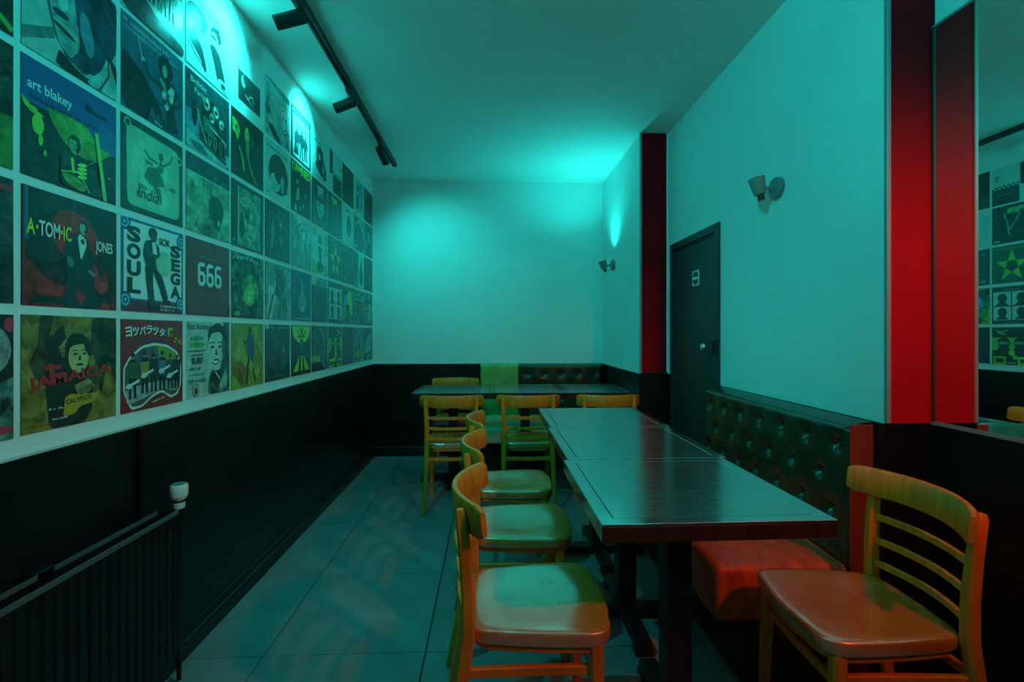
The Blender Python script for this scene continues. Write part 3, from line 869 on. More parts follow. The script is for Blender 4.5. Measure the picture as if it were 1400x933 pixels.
# --- column cut by the left edge of the photo
a = A().rect(0, 0, 1, 1, 'N', .7).rect(.5, 0, 1, .35, '14231f', .6).line([(.6, .3), (.98, .05)], .05, 'G').ell(.9, .38, .2, .08, 'C', .4)
sleeve(0, 2, 'dark blue sleeve at the left photo edge, two above the grey portrait', a)
a = A().rect(0, 0, 1, 1, '123028', .8).rect(0, 0, 1, .42, '3f7a2c', .4).ell(.6, .75, .3, .2, 'K', .5)
sleeve(0, 3, 'sleeve with a green lower half at the left photo edge', a)
a = A().rect(0, 0, 1, 1, '2a3a3a', .5).ell(.55, .55, .3, .38, '5e6e6a', .5).poly([(.2, 0), (1, 0), (1, .5), (.75, .42), (.4, .1)], '16201f', .4).rect(.86, .9, 1, .94, 'R')
sleeve(0, 4, 'grey portrait sleeve at the left photo edge, level with the red and black singer', a)
a = A().rect(0, 0, 1, 1, 'K', .3).ell(.8, .72, .18, .2, 'M', .5).poly([(.45, .28), (1, .5), (1, .12), (.6, 0)], '3e6560', .9).poly([(.7, 0), (1, .3), (1, 0)], '57857c', .9).ell(.9, .08, .1, .035, 'c02a44').ell(.97, .92, .05, .06, 'c02a44')
sleeve(0, 5, 'black sleeve with pink marks and pale ferns at the left photo edge', a)

# --- column 1
a = A().rect(0, 0, 1, 1, '9fb0ac', .12)
a.poly([(0, .05), (.3, .22), (.3, .32), (0, .16)], '55706c', .4)
a.poly([(.06, 1), (.16, .86), (.22, .52), (.30, .26), (.42, .12), (.62, .06), (.80, .22), (.94, .42), (1, .55), (1, 1)], '2a3d4c', .5)
a.poly([(.22, 1), (.22, .70), (.27, .42), (.34, .22), (.46, .13), (.56, .26), (.55, .55), (.52, .8), (.48, 1)], '7d9a98', .35)
a.poly([(.44, 1), (.5, .72), (.53, .5), (.57, .3), (.60, .14), (.72, .1), (.9, .3), (1, .5), (1, 1)], '1c3550', .45)
a.ell(.64, .46, .07, .2, '4f7f92', .3, rot=12).ell(.38, .60, .055, .08, 'a8c4c0', .2).ell(.36, .48, .085, .03, '15262c')
a.ell(.40, .345, .12, .022, '10202a', rot=-16).ell(.41, .295, .10, .02, '5e8480', .2, rot=-14)
a.ell(.32, .80, .10, .028, '10202a', .2, rot=-6).line([(.22, .87), (.32, .90), (.42, .86)], .03, '10202a')
a.poly([(.10, 1), (.2, .88), (.3, .95), (.36, .86), (.46, .97), (.56, .8), (.62, .92), (.75, .72), (.86, .9), (1, .72), (1, 1)], '0e1c28', .5)
a.poly([(.30, .0), (.34, .16), (.5, .08), (.66, .04), (.84, .24), (.90, .40), (1, .34), (1, 0)], '0d1a20', .3)
a.poly([(.62, 0), (.80, .2), (.885, .38), (1, .16), (1, 0)], '8fb0aa', .35).line([(.78, 0), (.90, .2), (.885, .38)], .018, '17262a')
sleeve(1, 2, 'large brooding face in blue shadow with a pale collar, top of the nearest column', a, base='N')

a = A().rect(0, 0, 1, 1, '0a1f1a', .5)
a.rect(0, .62, 1, 1, '1c4f8c', .06)
a.ell(.62, .84, .42, .5, '5f8f34', .35, a0=180, a1=360).rect(.0, .66, 1, 1, '1c4f8c', .05)
a.poly([(.28, .66), (.36, .54), (.5, .45), (.68, .41), (.86, .44), (1, .52), (1, .66)], '6b9c3a', .35)
a.poly([(.62, .66), (.8, .52), (1, .47), (1, .7)], '245a94', .1)
a.poly([(.0, .66), (.08, .60), (.2, .55), (.16, .52), (.02, .58)], '8fb83a', .2)
a.text('art blakey', .05, .715, .115, 'W', width=.43, bold=.012)
a.marks(.06, .655, .05, '0f2c52', width=.72)
a.ell(.66, .835, .045, .038, '0c2444').rect(.68, .80, .88, .835, '0c2444').marks(.80, .70, .05, '3a78b4', width=.15)
a.ell(.145, .46, .055, .085, '8cc23a').ell(.17, .34, .022, .05, '8cc23a', .2).ell(.10, .57, .04, .03, '7db034').ell(.21, .24, .018, .03, '6da534')
a.face(.505, .42, .085, '6f9a60', '0a1a15', hair='10211b', t=.4)
a.poly([(.35, .02), (.36, .28), (.46, .32), (.62, .32), (.74, .25), (.85, .0)], '0b2420', .5)
a.ell(.5, .08, .13, .05, '7fae48', .6, rot=-18).line([(.475, .29), (.49, .17)], .03, '9cd048')
for i in range(4): a.ell(.585, .265 - .038 * i, .055, .017, '9fcf55', .2, rot=14)
a.line([(.36, .14), (.55, .19), (.66, .03)], .016, '8cc044', .4).line([(.745, .62), (.80, .3), (.85, 0)], .045, '8cc860')
a.line([(.66, .30), (.72, .35), (.82, .37)], .010, '5f9a5a').ell(.90, .24, .008, .010, 'W')
sleeve(1, 3, 'sleeve with a blue upper band, small white lettering and green lit drummers below', a)

a = A().rect(0, 0, 1, 1, '2c0c10', .5)
a.poly([(0, 1), (1, 1), (1, .32), (.8, .3), (.78, .6), (.3, .55), (.25, .3), (0, .5)], '0c2423', .3)
a.poly([(.26, .72), (.33, .86), (.46, .90), (.62, .86), (.74, .74), (.80, .58), (.74, .5), (.5, .5), (.36, .48), (.28, .6)], 'b01a1e', .3)
a.poly([(0, .42), (.1, .36), (.2, .25), (.4, .18), (.4, 0), (0, 0)], 'a81418', .7).poly([(.66, .4), (.74, .44), (.80, .3), (.86, .42), (.9, .2), (.8, .14), (.7, .22)], 'b01a1e', .5)
a.poly([(.05, .02), (.12, .1), (.3, .08), (.4, .12), (.42, .02)], '0c1f1c', .4).poly([(.78, 0), (.84, .08), (.9, .04), (1, .14), (1, 0)], 'a01c22', .5)
a.poly([(.40, 0), (.42, .34), (.38, .50), (.42, .62), (.50, .70), (.58, .70), (.66, .64), (.72, .5), (.70, .36), (.76, 0)], '0c2c30', .15)
a.poly([(.5, 0), (.52, .12), (.56, .02), (.62, .10), (.58, .14), (.53, .2)], 'a81c24', .2)
a.poly([(.535, .66), (.56, .70), (.62, .66), (.635, .60), (.57, .44)], 'c4d4cc').poly([(.565, .64), (.60, .66), (.61, .60), (.575, .61)], '0a1a1c').face(.60, .755, .065, '8fa89a', '10201f', hair='0a1718', t=.2)
a.ell(.45, .42, .035, .05, '4f7472', .2, rot=20).ell(.69, .34, .05, .02, '5d7c74', .2, rot=-30).rect(0, .0, .02, 1, '7c1f24').rect(.02, .55, .05, 1, '1e5c78')
a.text('A', .035, .60, .135, 'c8d02a', width=.075, bold=.02).rect(.118, .655, .138, .685, 'c8d02a').text('TOM', .145, .60, .135, 'W', width=.20, bold=.02).rect(.352, .655, .37, .685, 'c8d02a').text('IC', .378, .60, .135, 'c8d02a', width=.085, bold=.02)
a.text('JONES', .73, .535, .135, 'W', width=.21, bold=.02)
sleeve(1, 4, 'red and black sleeve of a singer in a dinner jacket with big block letters', a)

a = A().rect(0, 0, 1, 1, '7e6c26', .55)
a.poly([(.16, 1), (.14, .75), (.06, .58), (.12, .46), (.26, .34), (.3, .6), (.24, .8), (.3, 1)], '3a3212', .6)
a.poly([(.70, 1), (.68, .7), (.76, .52), (.80, .2), (.9, .6), (1, .3), (1, 1)], '26301c', .7)
a.poly([(.30, .86), (.38, .92), (.42, .80), (.5, .72), (.62, .66), (.68, .5), (.72, .36), (.70, .12), (.62, 0), (.25, 0), (.22, .3), (.2, .55)], '131d14', .3)
a.poly([(.34, .72), (.42, .80), (.44, .66), (.38, .62)], '8a7d46', .6).poly([(.28, .62), (.2, .74), (.27, .84), (.33, .74)], '10180f', .3)
a.ell(.535, .70, .135, .15, '12190f', .2).face(.55, .625, .16, 'bfb070', '1c2012', t=.15, turn=.06, shade=0)
a.poly([(.43, .70), (.47, .80), (.56, .83), (.66, .79), (.68, .70), (.60, .745), (.5, .735)], '12190f', .2).ell(.645, .72, .035, .10, '12190f', rot=20)
a.poly([(.6, .42), (.74, .56), (.82, .42), (.74, .34)], '3a3a1e', .7).poly([(.5, .36), (.66, .42), (.72, .34), (.56, .2)], '8d8048', .6)
a.rect(.2, .52, .36, .56, 'b81f1c').line([(.26, .56), (.28, .42)], .05, 'b81f1c').rect(.24, .46, .42, .49, 'b81f1c')
a.text('JAMAICA', .06, .335, .13, 'c2211e', width=.87, rot=5.5, bold=.03)
a.poly([(.38, .09), (.40, .26), (.46, .29), (.6, .26), (.80, .28), (.70, .18), (.56, .16), (.5, .1)], 'b8901c').text('CALYPSOS', .41, .195, .045, '15180e', width=.28, rot=4, bold=.02)
a.marks(.24, .165, .022, 'W', width=.15).marks(.27, .075, .02, 'W', width=.16).marks(.05, .04, .02, 'c2511e', width=.22)
sleeve(1, 5, 'mustard yellow sleeve of a woman looking back, red lettering across', a)

# --- column 2
a = A().rect(0, 0, 1, 1, 'b9c9c2', .1).rect(0, .66, 1, 1, '44605e', .5)
for i, (x, h_) in enumerate(((.12, .55), (.24, .6), (.36, .58), (.52, .62), (.66, .55), (.80, .5))): a.person(x, .30, h_, '1f3336', t=.3, w=.8)
a.poly([(0, .0), (1, 0), (1, .10), (.7, .16), (.5, .2), (.3, .3), (0, .34)], '2d4d54', .5).marks(.62, .2, .05, '40585c', width=.14)
sleeve(2, 1, 'pale sleeve with a row of standing figures, glaring under the first spot', a)

a = A().rect(0, 0, 1, 1, '2b5a72', .25)
a.poly([(0, .62), (.30, .5), (.55, .28), (.75, 0), (0, 0)], '0c1f26', .3).marks(.03, .90, .06, '8fb0ba', width=.72).rect(.03, .84, .9, .88, '5c8798', .5)
a.line([(.24, .86), (.27, .74), (.30, .66)], .012, 'c4d2cc').ell(.315, .64, .035, .03, 'a8b8a8').line([(.33, .62), (.42, .50), (.58, .50), (.62, .56)], .055, '2a3f44')
a.ell(.68, .735, .125, .15, '0b161a', .2).ell(.665, .70, .042, .075, '8a9c92', .2)
a.poly([(.56, .62), (.66, .57), (.72, .60), (.82, .62), (.90, .52), (.84, .40), (.82, .26), (.92, .05), (.72, 0), (.70, .2), (.62, .34), (.58, .48)], '16262c', .2)
a.poly([(.57, .60), (.66, .56), (.70, .46), (.78, .58), (.84, .55), (.80, .36), (.70, .24), (.62, .34), (.60, .5)], '9fb4b0', 1.0).line([(.88, .55), (.97, .42), (.86, .36)], .045, '2a3f44')
a.poly([(.40, .06), (.45, .2), (.5, .08), (.56, .16), (.60, .02), (.7, .0), (.36, 0)], '36566a', .8).line([(.5, .04), (.62, .02)], .02, 'C')
sleeve(2, 2, 'dark blue sleeve of a woman with a round afro holding a spear', a)

a = A().rect(0, 0, 1, 1, '1d3a34', .2)
a.poly([(.08, .12), (.12, .06), (.88, .06), (.93, .12), (.93, .84), (.86, .90), (.12, .93), (.07, .86)], '86b896', .12)
a.ell(.5, .5, .36, .40, '94c4a2', .2).ell(.09, .93, .05, .05, '93b8a0').ell(.09, .93, .035, .035, '1d3a34').ell(.94, .80, .045, .05, '7fae92').ell(.94, .80, .03, .03, '1d3a34')
a.poly([(.32, .42), (.40, .56), (.52, .58), (.64, .50), (.66, .40), (.52, .36), (.42, .36)], '3d6a58', .4).poly([(.50, .56), (.56, .62), (.60, .70), (.66, .62), (.62, .54)], '3d6a58', .3).ell(.605, .735, .04, .05, '33604f')
a.line([(.54, .64), (.42, .66), (.34, .72)], .03, '3d6a58').line([(.64, .64), (.76, .72), (.80, .80)], .025, '3d6a58').line([(.36, .60), (.46, .60)], .03, '3d6a58')
a.poly([(.46, .36), (.58, .36), (.62, .26), (.60, .16), (.54, .26)], '3d6a58', .3).ell(.3, .3, .08, .03, '4f7c68', .5).ell(.8, .4, .06, .03, '5a8a70', .5)
a.text('India', .22, .17, .13, '23463c', width=.34, slant=.25, bold=.012).line([(.2, .22), (.28, .21)], .012, '23463c')
sleeve(2, 3, 'pale green sleeve with a dancing figure in a dark rounded frame', a)

a = A().rect(0, 0, 1, 1, '3a5f86', .1).poly([(.03, .14), (.97, .14), (.97, .80), (.92, .97), (.08, .97), (.03, .88)], 'W', sharp=True)
a.rect(.02, 0, .98, .12, '6a1f3c')
for x, y in ((.04, .95), (.96, .88), (.05, .12), (.95, .12)):
    for r_, c_ in ((.085, '2a4c78'), (.06, '6fb4c4'), (.04, '2a4c78'), (.02, '6fb4c4')): a.ell(x, y, r_, r_ * 1.05, c_)
for i, ch in enumerate('SOUL'): a.text(ch, .07, .75 - .185 * i, .17, '14302c', width=.20, bold=.05)
a.text('SOK', .56, .79, .085, '14302c', width=.2, bold=.03)
for i, ch in enumerate('SEGA'): a.text(ch, .76, .68 - .165 * i, .15, '14302c', width=.18, bold=.05)
a.ell(.46, .90, .07, .065, '16302e').ell(.475, .86, .05, .055, '2f4c46').poly([(.30, .66), (.34, .80), (.46, .83), (.56, .76), (.58, .62), (.52, .48), (.36, .50)], '1a3a36', .15)
a.poly([(.33, .52), (.46, .52), (.46, .30), (.50, .06), (.40, .06), (.36, .3)], '16332f', .2).poly([(.44, .50), (.58, .48), (.66, .32), (.72, .16), (.64, .13), (.56, .3)], '16332f', .2)
a.poly([(.44, .80), (.50, .80), (.53, .66), (.46, .64)], 'W').ell(.64, .58, .135, .145, '9cc0a4', .15, rot=-8).line([(.40, .66), (.52, .64), (.56, .68)], .04, '2f4c46')
a.ell(.48, .045, .09, .022, '0c1c1a').ell(.70, .135, .06, .02, '0c1c1a').marks(.58, .065, .028, 'W', width=.3).marks(.58, .025, .028, 'W', width=.26)
sleeve(2, 4, 'white sleeve with fat bubble letters around a man holding a round drum', a, base='B')

a = A().rect(0, 0, 1, 1, '8e1a1e', .12)
a.poly([(.03, .22), (.03, .48), (.12, .60), (.30, .71), (.5, .74), (.72, .71), (.90, .62), (.97, .46), (.97, .22), (.90, .10), (.78, .07), (.62, .16), (.46, .12), (.30, .03), (.14, .02)], 'd6dcd4')
a.poly([(.05, .23), (.05, .47), (.14, .58), (.31, .685), (.5, .71), (.71, .685), (.88, .605), (.95, .45), (.95, .23), (.88, .12), (.79, .095), (.62, .19), (.46, .145), (.30, .055), (.15, .05)], '4a4f52', .35)
a.poly([(.56, .70), (.71, .685), (.88, .605), (.93, .48), (.72, .46), (.56, .48)], '6f8c2a', .3).poly([(.08, .08), (.5, .16), (.62, .2), (.88, .14), (.94, .26), (.6, .3), (.06, .26)], '9aa8a4', .35)
for x, h_, c_ in ((.16, .50, '2f5c3a'), (.34, .47, 'a08a3a'), (.48, .44, '32303a'), (.62, .46, '3f6c84'), (.76, .42, '2c3a3c'), (.88, .40, '27333a')):
    a.person(x, .14 + .04 * (x > .3), h_, '16191c', skin='8a7c6c', t=.2, w=.85, arms=0, hair='0c0c0e')
    a.poly([(x - .055, .36), (x + .055, .36), (x + .07, .53), (x - .07, .53)], c_, .2)
for x, y in ((.14, .30), (.36, .40), (.64, .43), (.78, .36)): a.line([(x - .08, y - .03), (x + .1, y + .03)], .028, 'd2d8d0').ell(x - .04, y - .02, .045, .03, 'c8cec8')
for i, ch in enumerate('ヨッパラッタ'): a.text(ch, .05 + .10 * i, .84 - .012 * abs(i - 3), .11 - .012 * (i > 0), 'd9e4da', width=.095, bold=.03, rot=8 - 3 * i)
a.text('お', .63, .82, .085, '6a6fae', width=.07, bold=.03).text('嬢', .70, .80, .12, 'b4c832', width=.10, bold=.02).text('さん', .80, .74, .075, 'a8c232', width=.16, rot=-14, bold=.02)
a.marks(.24, .755, .028, '3a4c8c', width=.46).marks(.62, .125, .022, 'b3303a', width=.26, rot=6).marks(.44, .055, .03, 'd9dcd4', width=.2, rot=8)
sleeve(2, 5, 'red sleeve with a standing band in a bean shaped photo under wavy white script', a)

# --- column 3
a = A().rect(0, 0, 1, 1, 'dadcd8')
a.rect(.03, .0, .97, .012, 'M')
a.text('NIC YOUTH', .24, .885, .075, '16282a', width=.48).line([(.0, .845), (.92, .845)], .012, '16282a')
a.ell(.22, .70, .22, .16, '16282a', .2).ell(.20, .64, .12, .13, 'dadcd8').ell(.15, .66, .05, .02, '16282a').ell(.28, .66, .05, .02, '16282a').ell(.2, .56, .05, .015, '16282a')
a.ell(.66, .72, .13, .10, '16282a', .5).ell(.62, .64, .09, .10, 'dadcd8').ell(.60, .66, .08, .022, '16282a')
a.poly([(.02, .50), (.20, .46), (.34, .36), (.44, .12), (.40, .06), (.3, .2), (.06, .34)], '16282a', .1).poly([(.50, .52), (.62, .56), (.76, .48), (.88, .2), (.90, .06), (.70, .10), (.62, .3)], '16282a', .1)
a.line([(.02, .3), (.2, .2), (.40, .1)], .012, '16282a').line([(.66, .2), (.74, .08), (.92, .02)], .014, '16282a').ell(.80, .12, .1, .05, 'dadcd8', .3).ell(.83, .1, .06, .03, '16282a', .4)
a.marks(.60, .80, .06, '16282a', width=.16)
sleeve(3, 1, 'bright white sleeve with black ink figures, brightest lit at the top of the wall', a, base='W')

a = A().rect(0, 0, 1, 1, '22454e', .3).rect(0, 0, .28, .5, '5a8ea8', .3).poly([(0, 0), (1, 0), (1, .2), (.6, .24), (.3, .16), (0, .24)], '9cb8b0', .3)
a.poly([(.10, .45), (.16, .30), (.22, .34), (.24, .6), (.14, .62)], '16302c', .6).poly([(.26, .18), (.30, .62), (.42, .80), (.62, .78), (.86, .62), (.96, .36), (.92, .1), (.7, .08), (.5, .12)], '1b342e', .9)
for x, y, r_ in ((.44, .72, .075), (.66, .70, .07), (.80, .58, .06), (.56, .58, .06)): a.ell(x, y, r_, r_ * 1.15, 'a9bcae', .7).ell(x, y - .01, r_ * .5, r_ * .4, '10221e')
for i in range(7): a.line([(.36, .52 - .03 * i), (.50 + .02 * i, .50 - .03 * i)], .012, '7fa094')
for i in range(4): a.ell(.50 + .13 * i, .26 - .01 * i, .045, .10, '6b8a7c', .6).ell(.50 + .13 * i, .26 - .01 * i, .02, .06, '0c1a18')
a.line([(.22, .56), (.34, .30), (.44, .16)], .018, 'b4c8b8').line([(.5, .44), (.9, .34)], .03, '9cb4a8', .5).line([(.4, .16), (.9, .06)], .05, '24443c', .5)
a.text('Birthday', .08, .83, .10, 'b4d4cc', width=.34).text('Party', .16, .715, .10, 'b4d4cc', width=.22)
a.poly([(.06, .10), (.3, .12), (.5, .02), (.2, .02)], '3a6e84', .5)
sleeve(3, 2, 'blue sleeve crowded with a cartoon car full of monsters, looping pale script', a)

a = A().rect(0, 0, 1, 1, '6f9c78', .45).rect(0, .76, 1, 1, '1f3c40', .25).line([(0, .765), (1, .755)], .02, '93b4a4').rect(.6, .78, .95, .86, '2f545a', .7)
for x in (.12, .2, .36, .44): a.rect(x, .56, x + .03, .75, '47745a', .4)
a.poly([(.02, .70), (.14, .66), (.2, .58), (.26, .7), (.2, .75), (.02, .75)], 'a8c4b4', .4)
a.poly([(.5, .30), (.9, .46), (1, .42), (1, .3), (.8, .2)], '9dbfa4', .3).ell(.66, .40, .185, .19, '25453c', .25).poly([(.56, .25), (.62, .14), (.74, .12), (.82, .3)], '25453c', .3).ell(.72, .22, .03, .04, 'a0bca8')
a.poly([(.36, .12), (.56, .2), (.7, .0), (.3, .0)], '44705a', .5).ell(.60, .66, .035, .07, '9db8a4', .3).ell(.19, .10, .05, .06, '9fbfae', .6).ell(.19, .10, .03, .04, '3d6652').poly([(0, .42), (.3, .3), (.5, .3), (.4, .2), (0, .3)], '84b08c', .3)
sleeve(3, 3, 'grassy green photo sleeve with a dark egg shape and a dark band above', a)

a = A().rect(0, 0, 1, 1, '7a2e36', .10).marks(.30, .76, .035, '8a6c6e', width=.42)
for w_, c_ in ((.066, '35787c'), (.044, 'f0f4f0')):
    for i in range(3):
        x = .235 + .19 * i
        a.line([(x + .14, .675), (x + .055, .675), (x + .025, .645), (x + .025, .445), (x + .055, .415), (x + .115, .415), (x + .145, .445), (x + .145, .525), (x + .115, .555), (x + .03, .555)], w_, c_)
a.poly([(.94, 0), (1, 0), (1, .2)], '6a1a28').line([(.0, .0), (.94, .0)], .02, '5a2228')
sleeve(3, 4, 'plain dark maroon sleeve with three big pale sixes', a, base='2f1c20')

a = A().rect(0, 0, 1, 1, 'a9beb2', .2)
a.rect(.84, .0, 1, 1, '33504a', .7).poly([(.46, 0), (.5, .28), (.6, .36), (.9, .38), (1, .2), (1, 0)], '3e5f58', .7)
a.ell(.69, .66, .235, .31, '1d2d2a', .2).face(.67, .60, .30, 'b4c6ba', '22362f', t=.12, turn=-.03, shade=0).poly([(.80, .80), (.90, .70), (.88, .45), (.80, .34), (.76, .36), (.82, .5), (.80, .66)], '3c564e', .5)
a.poly([(.45, .78), (.50, .93), (.70, .99), (.88, .92), (.91, .74), (.84, .84), (.68, .86), (.54, .84)], '16221f', .3)
a.ell(.64, .425, .11, .035, 'd4dcd2').line([(.54, .44), (.64, .40), (.75, .44)], .018, '1b2f2c')
a.poly([(.56, .26), (.66, .33), (.80, .3), (.78, .16), (.70, .06), (.62, .1)], '182826', .3).poly([(.72, .1), (.9, .34), (.94, .1), (.8, .04)], '8fa89c', .3).line([(.64, .3), (.74, .2)], .02, 'W')
a.text('Ros. Rammy', .02, .87, .10, '4a2c34', width=.48, bold=.01)
a.ell(.22, .775, .15, .03, '5f9a58', .3).ell(.22, .69, .17, .035, '5f9a58', .3).marks(.02, .60, .03, '4a2c34', width=.42).marks(.09, .54, .035, '4a2c34', width=.28).text('SURF', .10, .44, .085, '43242e', width=.25, bold=.03)
a.marks(.06, .36, .05, '4c786e', width=.30).marks(.05, .285, .035, '4c786e', width=.32).marks(.04, .19, .07, '4c786e', width=.38)
a.ell(.19, .10, .075, .085, '4a2c34').ell(.19, .10, .066, .075, 'a9beb2').ell(.19, .085, .04, .045, '7c2434').marks(.15, .135, .02, '4a2c34', width=.08)
sleeve(3, 5, 'pale sleeve with a smiling short haired man and stacked dark lettering', a, base='S')

# --- column 4
a = A(1.0, .66).rect(0, 0, 1, .66, '17332e', .4).poly([(.12, .5), (.2, .62), (.22, .45), (.3, .40), (.26, .3), (.16, .34)], '7fa89a', .5).line([(.3, .2), (.42, .14), (.5, .24), (.62, .28), (.7, .16)], .035, '8fb4a4', .3).line([(.42, .14), (.7, .06)], .03, '6f9a8c', .4)
sleeve(4, 1, 'small dark postcard print between two bright scallops of light', a, y=2.358, z=2.359, w=.207, h=.136, name='postcard')

a = A().rect(0, 0, 1, 1, '14231d', .6)
a.poly([(.02, .86), (.16, .84), (.24, .72), (.2, .60), (.16, .54), (.12, .62), (.02, .66)], '93b84a', .3).ell(.45, .72, .07, .13, '7fae4a', .4).ell(.47, .54, .06, .12, '64944a', .5).ell(.62, .66, .04, .09, '2f5a3c', .4).ell(.78, .58, .04, .09, '2c4f38', .4)
a.line([(.22, .46), (.32, .32), (.36, .14)], .05, '6f9c58', .3).line([(.46, .44), (.52, .3), (.62, .16), (.76, .04)], .06, '5d8c50', .4).ell(.14, .74, .03, .03, '14231d')
sleeve(4, 2, 'near black sleeve with yellow green faces and arms in the dark', a)

a = A().rect(0, 0, 1, 1, '1d4038', .2).rect(.18, .03, .88, .93, '5c9470', .55).rect(.18, .03, .205, .93, '9ccbb0', .2).rect(.86, .03, .88, .9, '84b898', .2)
a.text('CAN', .26, .66, .13, 'a4cdb4', width=.5).ell(.52, .34, .2, .26, '6fa884', .8).ell(.3, .36, .07, .2, '2a5444', .6).ell(.06, .09, .012, .015, 'W')
sleeve(4, 3, 'green sleeve with a speckled panel and three tall thin pale letters', a)

a = A().rect(0, 0, 1, 1, '3c6c54', .95).ell(.5, .52, .42, .42, '1f443a', .9).ell(.56, .42, .26, .28, '4f9456', .6).ell(.54, .36, .15, .18, '7cbc5c', .4).ell(.52, .30, .025, .06, 'c8dcc0')
a.poly([(0, 0), (1, 0), (1, .22), (.7, .26), (.5, .18), (.3, .28), (0, .2)], '2a4448', .9).poly([(0, .5), (.1, .4), (.1, .2), (0, .1)], '6c4450', .5).ell(.16, .06, .1, .04, '5fa858', .4)
for i in range(9): a.line([(.04 + .1 * i, .93 - .01 * abs(i - 4)), (.10 + .1 * i, .97 - .012 * abs(i - 4))], .03, '8fbcae', .5)
sleeve(4, 4, 'swirling psychedelic green sleeve like a glowing cave', a)

a = A().rect(0, 0, 1, 1, '7d8a2c', .25).ell(.5, .46, .50, .52, '9a7a24', .3).ell(.54, .52, .42, .48, '8a9434', .25).ell(.6, .5, .32, .4, '9c9030', .3).ell(.22, .22, .2, .2, '8f5f20', .35).poly([(0, 0), (.3, 0), (.14, .16), (0, .24)], '8fae30', .2)
a.ell(.54, .9, .05, .05, '3f4a24', .3).poly([(.46, .80), (.54, .86), (.64, .80), (.72, .62), (.66, .46), (.60, .42), (.48, .46), (.44, .6)], '2a4c62', .2).poly([(.48, .46), (.54, .44), (.50, .22), (.46, .04), (.40, .04), (.44, .24)], '1b3038', .2).poly([(.58, .44), (.64, .46), (.68, .26), (.74, .08), (.68, .06), (.62, .26)], '1b3038', .2)
a.line([(.46, .74), (.38, .68), (.33, .74)], .035, '33482e')
for i, (x, y) in enumerate(((.18, .52), (.38, .42), (.58, .32), (.76, .22))):
    for sh in (.085, .045): 
        q = [(x, y - sh * 1.1), (x + sh, y), (x, y + sh * 1.1), (x - sh, y)]; a.line(q + [q[0]], .014, 'b8cc5a')
for i in range(5): a.ell(.76 + .04 * i, .64 - .06 * i, .02, .025, '4c5a24')
sleeve(4, 5, 'golden yellow sleeve with a blue coated walker and a chain of diamonds', a)

# --- column 5
a = A().rect(0, 0, 1, 1, '8fb0aa', .3).poly([(0, 1), (1, 1), (1, .88), (.5, .9), (.1, .97)], '2c5a54', .2).poly([(.03, .5), (.16, .62), (.18, .9), (.06, .92)], '4f7c76', .5).ell(.1, .46, .09, .1, '35625c', .7)
a.ell(.74, .5, .18, .24, 'c4d2d0', .1)
for r_, s_ in ((.17, 90), (.12, 150)): a.line([(.74 + r_ * math.cos(R(s_ + 25 * i)), .46 + 1.3 * r_ * math.sin(R(s_ + 25 * i))) for i in range(11)], .018, '27484e')
a.ell(.70, .52, .02, .03, '27484e').ell(.82, .53, .02, .03, '27484e').poly([(.06, .22), (.3, .22), (.5, .1), (.62, .0), (.4, .0), (.2, .1)], '23463a', .7).line([(.86, .2), (.88, .08), (.8, .06), (.96, .04)], .02, '27484e').ell(.2, .3, .16, .06, 'a4c0b8', .4)
sleeve(5, 1, 'greyish cartoon sleeve left of the second bright scallop of light', a, base='S')

a = A().rect(0, 0, 1, 1, 'b4c8c4', .06).marks(.06, .86, .045, '22403e', width=.86)
a.ell(.52, .47, .40, .36, '24463e', .4).ell(.38, .30, .20, .16, '8fb4a4', .4).ell(.52, .52, .2, .2, '1a332e', .3).ell(.68, .34, .09, .16, '86aa9c', .4).ell(.80, .28, .08, .09, '1d3a34', .3).line([(.22, .16), (.36, .1), (.6, .1)], .03, '9cbfb0').marks(.06, .06, .03, '22403e', width=.12)
sleeve(5, 2, 'white sleeve with a dark round portrait under a line of small letters', a, base='W')

a = A().rect(0, 0, 1, 1, '1f443a', .35).poly([(.2, .2), (.24, .6), (.32, .74), (.36, .5), (.3, .2)], '4f8470', .4).poly([(.54, .66), (.6, .74), (.66, .66), (.6, .6)], '5f947c', .3).poly([(.56, .6), (.68, .6), (.74, .2), (.5, .2)], '2f5c4c', .5).line([(.5, .9), (.52, .7)], .02, '3f7460').poly([(.36, .3), (.5, .5), (.6, .2), (.4, .1)], '2a5244', .6)
sleeve(5, 3, 'dull green sleeve with two dim robed figures', a)

a = A().rect(0, 0, 1, 1, '5f8f84', .3).poly([(.02, .0), (.1, .30), (.1, .62), (.3, .58), (.4, .76), (.44, .4), (.34, .3), (.26, .0)], 'a0bcb4', .15).poly([(.36, .96), (.5, .9), (.66, .94), (.74, .7), (.72, .46), (.46, .40), (.32, .46), (.40, .62)], '2f5c54', .5)
a.poly([(.26, .46), (.34, .46), (.18, .1), (.12, .0), (.05, .0), (.12, .16)], '35625a', .3).poly([(.5, .44), (.6, .44), (.58, 0), (.48, 0)], '35625a', .4).poly([(.7, .46), (.78, .42), (.88, .2), (.84, .1), (.78, .24)], '35625a', .4).poly([(.62, .4), (.72, .4), (.76, 0), (.68, 0)], '44756b', .5).poly([(.8, .95), (.96, .9), (.98, .6), (.86, .7)], '8fb0a4', .5)
sleeve(5, 4, 'misty sleeve with the long legs of an animal on pale ground', a)

a = A().rect(0, 0, 1, 1, '1c4146', .25).rect(0, .92, .14, 1, '8fb4b0').rect(.2, .93, .46, .965, '3c666a', .5).rect(.5, .925, .92, .965, '3c666a', .5).poly([(.68, .5), (.74, .62), (.76, .46)], '6f9a98', .3).ell(.7, .26, .1, .12, '2f5a5c', .6).ell(.34, .22, .06, .06, '3c2c38', .5).marks(.22, .06, .03, '5a8a80', width=.44)
sleeve(5, 5, 'dark petrol blue sleeve with a thin pale strip along its top edge', a)

